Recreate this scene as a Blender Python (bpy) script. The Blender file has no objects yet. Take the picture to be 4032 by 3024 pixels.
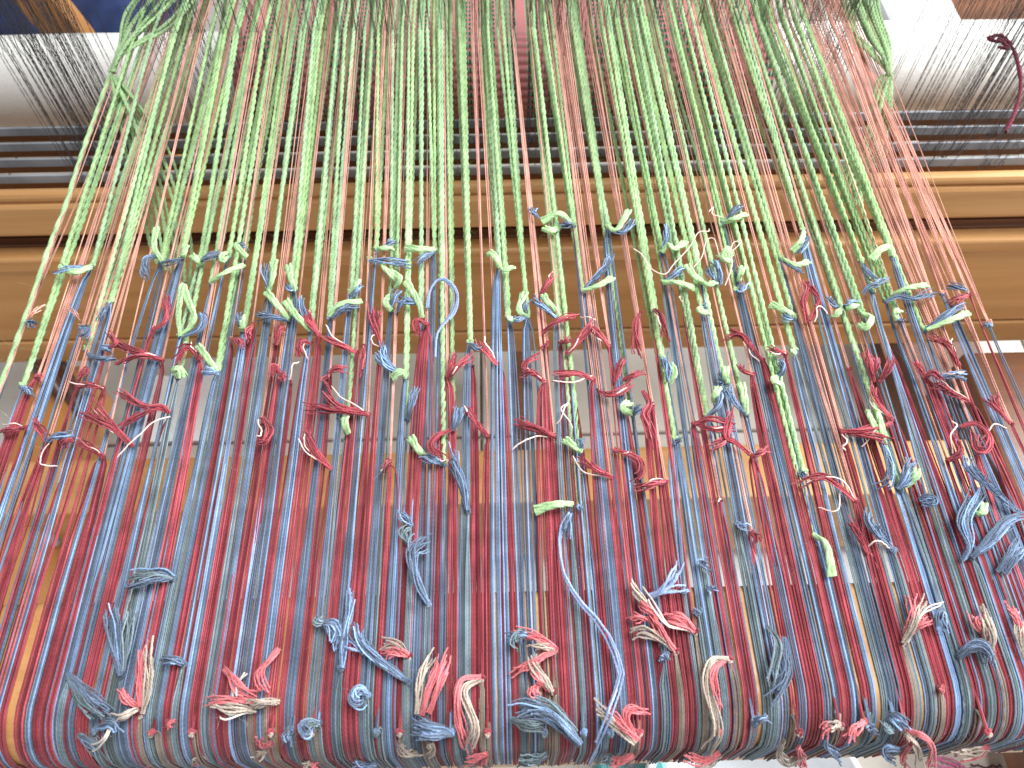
import bpy, math, random
import numpy as np
from mathutils import Vector, Matrix, Euler

random.seed(7)
rng = np.random.default_rng(7)
scene = bpy.context.scene
C = scene.collection

# ------------------------------------------------------------------ camera
WZ = 0.75                      # height of the warp above the floor
CAM = Vector((0.0, 0.0, WZ + 0.5))
PITCH, YAW, FPX = 58.0, 1.5, 3248.0
cam_data = bpy.data.cameras.new('camera')
cam = bpy.data.objects.new('camera', cam_data)
C.objects.link(cam)
cam.location = CAM
cam.rotation_euler = (math.radians(90 - PITCH), 0, -math.radians(YAW))
cam_data.sensor_width = 36.0
cam_data.lens = 36.0 * FPX / 4032.0
cam_data.clip_start = 0.02
cam_data.clip_end = 60
cam_data.dof.use_dof = True
cam_data.dof.focus_distance = 0.58
cam_data.dof.aperture_fstop = 12.0
scene.camera = cam
ROT = cam.rotation_euler.to_matrix()

# ------------------------------------------------------------------ light
world = bpy.data.worlds.new('World')
scene.world = world
world.use_nodes = True
world.node_tree.nodes['Background'].inputs[0].default_value = (0.88, 0.94, 1.0, 1)
world.node_tree.nodes['Background'].inputs[1].default_value = 0.50

def area_light(name, loc, target, size, power, color):
    d = bpy.data.lights.new(name, 'AREA')
    d.shape = 'RECTANGLE'
    d.size, d.size_y = size
    d.energy = power
    d.color = color
    o = bpy.data.objects.new(name, d)
    C.objects.link(o)
    o.location = loc
    o.rotation_euler = (Vector(target) - Vector(loc)).to_track_quat('-Z', 'Y').to_euler()
    return o
area_light('window_light', (2.5, 1.1, 1.65), (0.1, 0.5, 0.5), (1.4, 1.3), 135, (0.88, 0.95, 1.0))
area_light('room_light', (0.45, 0.25, 2.7), (0, 0.45, 0.7), (0.9, 0.7), 44, (0.94, 0.97, 1.0))
scene.view_settings.view_transform = 'Standard'
scene.view_settings.look = 'None'
scene.view_settings.gamma = 1
scene.view_settings.exposure = 0.14

# ------------------------------------------------------------------ helpers
def at(px, py, z):
    """Point of the horizontal plane at height z seen at source pixel (px, py)."""
    d = ROT @ Vector(((px - 2016) / FPX, -(py - 1512) / FPX, -1.0))
    return CAM + d * ((z - CAM.z) / d.z)

def tag(o, label=None, cat=None, group=None, kind=None):
    if label: o['label'] = label
    if cat: o['category'] = cat
    if group: o['group'] = group
    if kind: o['kind'] = kind
    return o

def empty(name, loc, parent=None):
    o = bpy.data.objects.new(name, None)
    C.objects.link(o)
    o.location = loc
    o.parent = parent
    o.empty_display_size = 0.02
    return o

def link(name, mesh, mat, parent=None, loc=(0, 0, 0), rot=(0, 0, 0)):
    o = bpy.data.objects.new(name, mesh)
    C.objects.link(o)
    o.location = loc
    o.rotation_euler = rot
    o.parent = parent
    if mat and not mesh.materials: mesh.materials.append(mat)
    return o

# ------------------------------------------------------------------ materials
def new_mat(name):
    m = bpy.data.materials.new(name)
    m.use_nodes = True
    nt = m.node_tree
    return m, nt, nt.nodes['Principled BSDF']

def N(nt, t, **kw):
    n = nt.nodes.new(t)
    for k, v in kw.items():
        if k.startswith('i_'):
            n.inputs[k[2:].replace('_', ' ')].default_value = v
        else:
            setattr(n, k, v)
    return n

def yarn_material():
    m, nt, b = new_mat('cotton_yarn')
    L = nt.links.new
    att = N(nt, 'ShaderNodeAttribute', attribute_name='dye')
    uv = N(nt, 'ShaderNodeUVMap', uv_map='strand')
    sep = N(nt, 'ShaderNodeSeparateXYZ')
    L(uv.outputs[0], sep.inputs[0])
    # ply twist: stripes running round the strand
    mul = N(nt, 'ShaderNodeMath', operation='MULTIPLY_ADD')
    mul.inputs[1].default_value = 2.0
    L(sep.outputs[0], mul.inputs[0]); L(sep.outputs[1], mul.inputs[2])
    frac = N(nt, 'ShaderNodeMath', operation='PINGPONG'); frac.inputs[1].default_value = 0.5
    L(mul.outputs[0], frac.inputs[0])
    geo = N(nt, 'ShaderNodeNewGeometry')
    noise = N(nt, 'ShaderNodeTexNoise'); noise.inputs['Scale'].default_value = 900
    noise.inputs['Detail'].default_value = 2
    L(geo.outputs['Position'], noise.inputs['Vector'])
    n2 = N(nt, 'ShaderNodeTexNoise'); n2.inputs['Scale'].default_value = 70
    L(geo.outputs['Position'], n2.inputs['Vector'])
    mr = N(nt, 'ShaderNodeMapRange'); mr.inputs['From Min'].default_value = 0.3; mr.inputs['From Max'].default_value = 0.7
    mr.inputs['To Min'].default_value = 0.78; mr.inputs['To Max'].default_value = 1.2
    L(n2.outputs[0], mr.inputs[0])
    mr2 = N(nt, 'ShaderNodeMapRange'); mr2.inputs['From Max'].default_value = 0.5
    mr2.inputs['To Min'].default_value = 0.87; mr2.inputs['To Max'].default_value = 1.08
    L(frac.outputs[0], mr2.inputs[0])
    mm = N(nt, 'ShaderNodeMath', operation='MULTIPLY'); L(mr.outputs[0], mm.inputs[0]); L(mr2.outputs[0], mm.inputs[1])
    vm = N(nt, 'ShaderNodeVectorMath', operation='SCALE')
    L(att.outputs['Color'], vm.inputs[0]); L(mm.outputs[0], vm.inputs['Scale'])
    L(vm.outputs[0], b.inputs['Base Color'])
    b.inputs['Roughness'].default_value = 0.92
    b.inputs['Specular IOR Level'].default_value = 0.15
    b.inputs['Sheen Weight'].default_value = 0.16
    b.inputs['Sheen Roughness'].default_value = 0.5
    add = N(nt, 'ShaderNodeMath', operation='ADD'); L(frac.outputs[0], add.inputs[0]); L(noise.outputs[0], add.inputs[1])
    bump = N(nt, 'ShaderNodeBump'); bump.inputs['Strength'].default_value = 0.5; bump.inputs['Distance'].default_value = 0.0003
    L(add.outputs[0], bump.inputs['Height']); L(bump.outputs[0], b.inputs['Normal'])
    return m
YARN = yarn_material()

def wood(name, c1, c2, rough=0.42, scale=1.0, axis=0, coat=0.25):
    m, nt, b = new_mat(name)
    L = nt.links.new
    tc = N(nt, 'ShaderNodeTexCoord')
    info = N(nt, 'ShaderNodeObjectInfo')
    off = N(nt, 'ShaderNodeVectorMath', operation='SCALE'); off.inputs['Scale'].default_value = 7.3
    comb = N(nt, 'ShaderNodeCombineXYZ')
    for i in range(3): L(info.outputs['Random'], comb.inputs[i])
    L(comb.outputs[0], off.inputs[0])
    av = N(nt, 'ShaderNodeVectorMath', operation='ADD'); L(tc.outputs['Object'], av.inputs[0]); L(off.outputs[0], av.inputs[1])
    mp = N(nt, 'ShaderNodeMapping')
    s = [26 * scale] * 3; s[axis] = 1.3 * scale
    mp.inputs['Scale'].default_value = s
    L(av.outputs[0], mp.inputs[0])
    n1 = N(nt, 'ShaderNodeTexNoise'); n1.inputs['Scale'].default_value = 1.0; n1.inputs['Detail'].default_value = 6
    n1.inputs['Distortion'].default_value = 0.8
    L(mp.outputs[0], n1.inputs['Vector'])
    s2 = [420] * 3; s2[axis] = 12
    mp2 = N(nt, 'ShaderNodeMapping'); mp2.inputs['Scale'].default_value = s2; L(av.outputs[0], mp2.inputs[0])
    n2 = N(nt, 'ShaderNodeTexNoise'); n2.inputs['Scale'].default_value = 1.0; L(mp2.outputs[0], n2.inputs['Vector'])
    mix = N(nt, 'ShaderNodeMath', operation='MULTIPLY_ADD'); mix.inputs[1].default_value = 0.3
    L(n2.outputs[0], mix.inputs[0]); L(n1.outputs[0], mix.inputs[2])
    ramp = N(nt, 'ShaderNodeValToRGB')
    ramp.color_ramp.elements[0].position = 0.42; ramp.color_ramp.elements[0].color = (*c2, 1)
    ramp.color_ramp.elements[1].position = 0.78; ramp.color_ramp.elements[1].color = (*c1, 1)
    L(mix.outputs[0], ramp.inputs[0]); L(ramp.outputs[0], b.inputs['Base Color'])
    b.inputs['Roughness'].default_value = rough
    b.inputs['Coat Weight'].default_value = coat
    b.inputs['Coat Roughness'].default_value = 0.3
    bump = N(nt, 'ShaderNodeBump'); bump.inputs['Strength'].default_value = 0.12; bump.inputs['Distance'].default_value = 0.001
    L(n2.outputs[0], bump.inputs['Height']); L(bump.outputs[0], b.inputs['Normal'])
    return m

PINE = wood('varnished_pine', (0.70, 0.37, 0.14), (0.52, 0.25, 0.08))
PINE_Y = wood('varnished_pine_lengthwise', (0.56, 0.25, 0.07), (0.40, 0.16, 0.04), axis=1)
PINE_Z = wood('varnished_pine_upright', (0.56, 0.25, 0.07), (0.40, 0.16, 0.04), axis=2)
BROWN = wood('dark_brown_wood', (0.20, 0.075, 0.03), (0.10, 0.035, 0.014), axis=0)
LATH = wood('worn_shaft_wood', (0.34, 0.16, 0.06), (0.19, 0.08, 0.03))
DARKW = wood('dark_turned_wood', (0.09, 0.03, 0.016), (0.04, 0.014, 0.008), axis=2)

def plain(name, col, rough=0.6, metal=0.0, noise=0.12, nscale=40, bump=0.0, spec=0.5):
    m, nt, b = new_mat(name)
    L = nt.links.new
    tc = N(nt, 'ShaderNodeTexCoord')
    n = N(nt, 'ShaderNodeTexNoise'); n.inputs['Scale'].default_value = nscale; n.inputs['Detail'].default_value = 5
    L(tc.outputs['Object'], n.inputs['Vector'])
    mr = N(nt, 'ShaderNodeMapRange'); mr.inputs['From Min'].default_value = 0.25; mr.inputs['From Max'].default_value = 0.75
    mr.inputs['To Min'].default_value = 1 - noise; mr.inputs['To Max'].default_value = 1 + noise
    L(n.outputs[0], mr.inputs[0])
    vm = N(nt, 'ShaderNodeVectorMath', operation='SCALE'); vm.inputs[0].default_value = col
    L(mr.outputs[0], vm.inputs['Scale']); L(vm.outputs[0], b.inputs['Base Color'])
    b.inputs['Roughness'].default_value = rough
    b.inputs['Metallic'].default_value = metal
    b.inputs['Specular IOR Level'].default_value = spec
    if bump:
        bp = N(nt, 'ShaderNodeBump'); bp.inputs['Strength'].default_value = bump; bp.inputs['Distance'].default_value = 0.002
        L(n.outputs[0], bp.inputs['Height']); L(bp.outputs[0], b.inputs['Normal'])
    return m

STEEL = plain('grey_steel', (0.36, 0.38, 0.41), 0.5, 0.15, 0.3, 22)
WIRE = plain('heddle_wire', (0.10, 0.10, 0.11), 0.35, 0.7, 0.1, 80)
TILE = plain('beige_floor_tile', (0.52, 0.46, 0.39), 0.35, 0, 0.16, 9, 0.05)
GROUT = plain('grout', (0.16, 0.13, 0.11), 0.9, 0, 0.2, 60)
CANVAS = plain('off_white_canvas', (0.80, 0.76, 0.70), 0.85, 0, 0.07, 300, 0.25, 0.2)
WHITE = plain('white_plastic', (0.82, 0.82, 0.83), 0.35, 0, 0.03, 8)
MATTE_WHITE = plain('matte_white', (0.87, 0.86, 0.84), 0.5, 0, 0.06, 14, 0.05)
NAVY = plain('navy_cloth', (0.03, 0.045, 0.12), 0.9, 0, 0.35, 25, 0.3, 0.2)
BLACK = plain('black_rubber', (0.02, 0.02, 0.022), 0.6, 0, 0.2, 30)
TEAL = plain('teal_plastic', (0.10, 0.36, 0.36), 0.4, 0, 0.08, 12)

# ------------------------------------------------------------------ geometry builders
def box_mesh(name, sx, sy, sz, bevel=0.003, seg=2):
    import bmesh
    bm = bmesh.new()
    bmesh.ops.create_cube(bm, size=1.0)
    bmesh.ops.scale(bm, vec=(sx, sy, sz), verts=bm.verts)
    if bevel:
        bmesh.ops.bevel(bm, geom=list(bm.edges), offset=bevel, segments=seg, affect='EDGES', profile=0.5)
    me = bpy.data.meshes.new(name)
    bm.to_mesh(me); bm.free()
    return me

def box(name, lo, hi, mat, parent=None, bevel=0.003, rot=(0, 0, 0)):
    lo, hi = Vector(lo), Vector(hi)
    s = hi - lo
    o = link(name, box_mesh(name, s.x, s.y, s.z, bevel), mat, parent, (lo + hi) / 2, rot)
    if parent: o.location = (lo + hi) / 2 - parent.location
    return o

def lathe(name, prof, mat, parent=None, loc=(0, 0, 0), rot=(0, 0, 0), n=32):
    vs, fs = [], []
    for (r, z) in prof:
        for k in range(n):
            a = 2 * math.pi * k / n
            vs.append((r * math.cos(a), r * math.sin(a), z))
    for i in range(len(prof) - 1):
        for k in range(n):
            fs.append((i * n + k, i * n + (k + 1) % n, (i + 1) * n + (k + 1) % n, (i + 1) * n + k))
    me = bpy.data.meshes.new(name)
    me.from_pydata(vs, [], fs)
    me.polygons.foreach_set('use_smooth', [True] * len(fs))
    return link(name, me, mat, parent, loc, rot)

class Strands:
    """Collects tubes along polylines and builds ONE mesh with a dye colour per vertex."""
    def __init__(self):
        self.v, self.f, self.c, self.uv, self.n = [], [], [], [], 0
    def tube(self, pts, r, col, sides=5, pitch=0.006):
        P = np.asarray(pts, float)
        n = len(P)
        T = np.gradient(P, axis=0)
        T /= np.linalg.norm(T, axis=1, keepdims=True) + 1e-12
        ref = np.array([0.0, 0, 1]) if abs(T[0, 2]) < 0.9 else np.array([1.0, 0, 0])
        u = np.cross(T[0], ref); u /= np.linalg.norm(u)
        U = np.empty_like(P); U[0] = u
        for i in range(1, n):
            w = U[i - 1] - T[i] * np.dot(U[i - 1], T[i])
            U[i] = w / (np.linalg.norm(w) + 1e-12)
        V = np.cross(T, U)
        a = 2 * np.pi * np.arange(sides) / sides
        R = np.broadcast_to(np.asarray(r, float), (n,))
        ring = (np.cos(a)[None, :, None] * U[:, None] + np.sin(a)[None, :, None] * V[:, None]) * R[:, None, None]
        vv = (P[:, None] + ring).reshape(-1, 3)
        i = np.arange(n - 1)[:, None]; k = np.arange(sides)[None]
        k2 = (k + 1) % sides
        q = np.stack([i * sides + k, i * sides + k2, (i + 1) * sides + k2, (i + 1) * sides + k], -1).reshape(-1, 4)
        self.v.append(vv); self.f.append(q + self.n)
        cc = np.asarray(col, float)
        if cc.ndim == 1: cc = np.broadcast_to(cc, (n, 3))
        self.c.append(np.repeat(cc, sides, 0))
        s = np.concatenate([[0], np.cumsum(np.linalg.norm(np.diff(P, axis=0), axis=1))]) / pitch + rng.random()
        self.uv.append(np.stack([np.tile(np.arange(sides) / sides * 0.5, n), np.repeat(s, sides)], -1))
        self.n += len(vv)
    def build(self, name, parent=None, origin=(0, 0, 0), mat=None):
        v = np.concatenate(self.v) - np.asarray(origin)
        f = np.concatenate(self.f); c = np.concatenate(self.c); uv = np.concatenate(self.uv)
        me = bpy.data.meshes.new(name)
        me.vertices.add(len(v)); me.vertices.foreach_set('co', v.ravel())
        me.loops.add(len(f) * 4); me.loops.foreach_set('vertex_index', f.ravel().astype(np.int32))
        me.polygons.add(len(f))
        me.polygons.foreach_set('loop_start', np.arange(0, len(f) * 4, 4, dtype=np.int32))
        me.update(calc_edges=True)
        me.polygons.foreach_set('use_smooth', np.ones(len(f), bool))
        at_ = me.attributes.new('dye', 'FLOAT_COLOR', 'POINT')
        at_.data.foreach_set('color', np.concatenate([c, np.ones((len(c), 1))], 1).ravel())
        l = me.uv_layers.new(name='strand')
        l.data.foreach_set('uv', uv[f.ravel()].ravel())
        return link(name, me, mat or YARN, parent)

def smooth_path(pts, n=16):
    """Catmull-Rom through the points, n samples evenly by length."""
    P = np.asarray(pts, float)
    if len(P) == 2: P = np.array([P[0], (P[0] + P[1]) / 2, P[1]])
    Q = np.vstack([2 * P[0] - P[1], P, 2 * P[-1] - P[-2]])
    out = []
    for i in range(1, len(Q) - 2):
        t = np.linspace(0, 1, 9)[:-1, None]
        a, b, c, d = Q[i - 1], Q[i], Q[i + 1], Q[i + 2]
        out.append(0.5 * (2 * b + (c - a) * t + (2 * a - 5 * b + 4 * c - d) * t ** 2 + (3 * b - a - 3 * c + d) * t ** 3))
    out = np.vstack(out + [P[-1:]])
    s = np.concatenate([[0], np.cumsum(np.linalg.norm(np.diff(out, axis=0), axis=1))])
    x = np.linspace(0, s[-1], n)
    return np.stack([np.interp(x, s, out[:, k]) for k in range(3)], -1)

def ply2(S, path, R, col, pitch=0.017, sides=5, phase=None, plies=2, step=0.0019):
    """A plied yarn: helical plies round the path."""
    P = np.asarray(path, float)
    s = np.concatenate([[0], np.cumsum(np.linalg.norm(np.diff(P, axis=0), axis=1))])
    n = max(4, int(s[-1] / step))
    x = np.linspace(0, s[-1], n)
    Q = np.stack([np.interp(x, s, P[:, k]) for k in range(3)], -1)
    T = np.gradient(Q, axis=0); T /= np.linalg.norm(T, axis=1, keepdims=True)
    ref = np.array([0.0, 0, 1])
    U = np.cross(T, ref); U /= np.linalg.norm(U, axis=1, keepdims=True) + 1e-9
    V = np.cross(T, U)
    ph = rng.uniform(0, 6.28) if phase is None else phase
    wob = 1 + 0.12 * np.sin(x * 90 + ph) + 0.10 * np.sin(x * 233 + 2 * ph)
    for k in range(plies):
        a = 2 * np.pi * x / pitch + ph + 2 * np.pi * k / plies + 0.5 * np.sin(x * 60 + ph)
        o = (np.cos(a)[:, None] * U + np.sin(a)[:, None] * V) * (0.32 * R)
        S.tube(Q + o, 0.72 * R * wob, np.asarray(col) * rng.uniform(0.93, 1.05), sides, 0.003)

def fuzz(S, path, col, count, length=0.005, r=0.00004):
    P = np.asarray(path)
    for _ in range(count):
        i = rng.integers(0, len(P) - 1)
        p = P[i] + (P[i + 1] - P[i]) * rng.random()
        d = rng.normal(size=3); d[1] *= 1.6; d /= np.linalg.norm(d)
        e = rng.normal(size=3) * 0.4
        l = length * rng.uniform(0.4, 1.3)
        S.tube([p, p + d * l * 0.5, p + (d + e) * l], r, np.asarray(col) * 1.15, 3)

# dye colours (linear)
DYE = {
    'G': (0.385, 0.56, 0.275), 'B': (0.19, 0.255, 0.37), 'b': (0.29, 0.36, 0.55), 'R': (0.36, 0.060, 0.074),
    'P': (0.72, 0.36, 0.28), 'W': (0.90, 0.66, 0.57), 'T': (0.46, 0.37, 0.30), 'g': (0.20, 0.255, 0.285), 'S': (0.64, 0.17, 0.18), 't': (0.27, 0.21, 0.165), 'w': (0.78, 0.68, 0.60),
}
def dye(k, v=0.1):
    c = np.array(DYE[k])
    if k == 'B':
        t = rng.random()
        if t < .16: c = np.array((0.27, 0.40, 0.62))
        c = c * (1 - t) + np.array((0.095, 0.115, 0.155)) * t if t > 0.3 else c
    if k == 'R':
        t = rng.random()
        c = np.array((0.46, 0.10, 0.115)) if t < .2 else (np.array((0.21, 0.03, 0.04)) if t > .72 else c)
    if k == 'g' and rng.random() < 0.4: c = np.array((0.12, 0.15, 0.155))
    return c * rng.uniform(1 - v, 1 + v)

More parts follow.
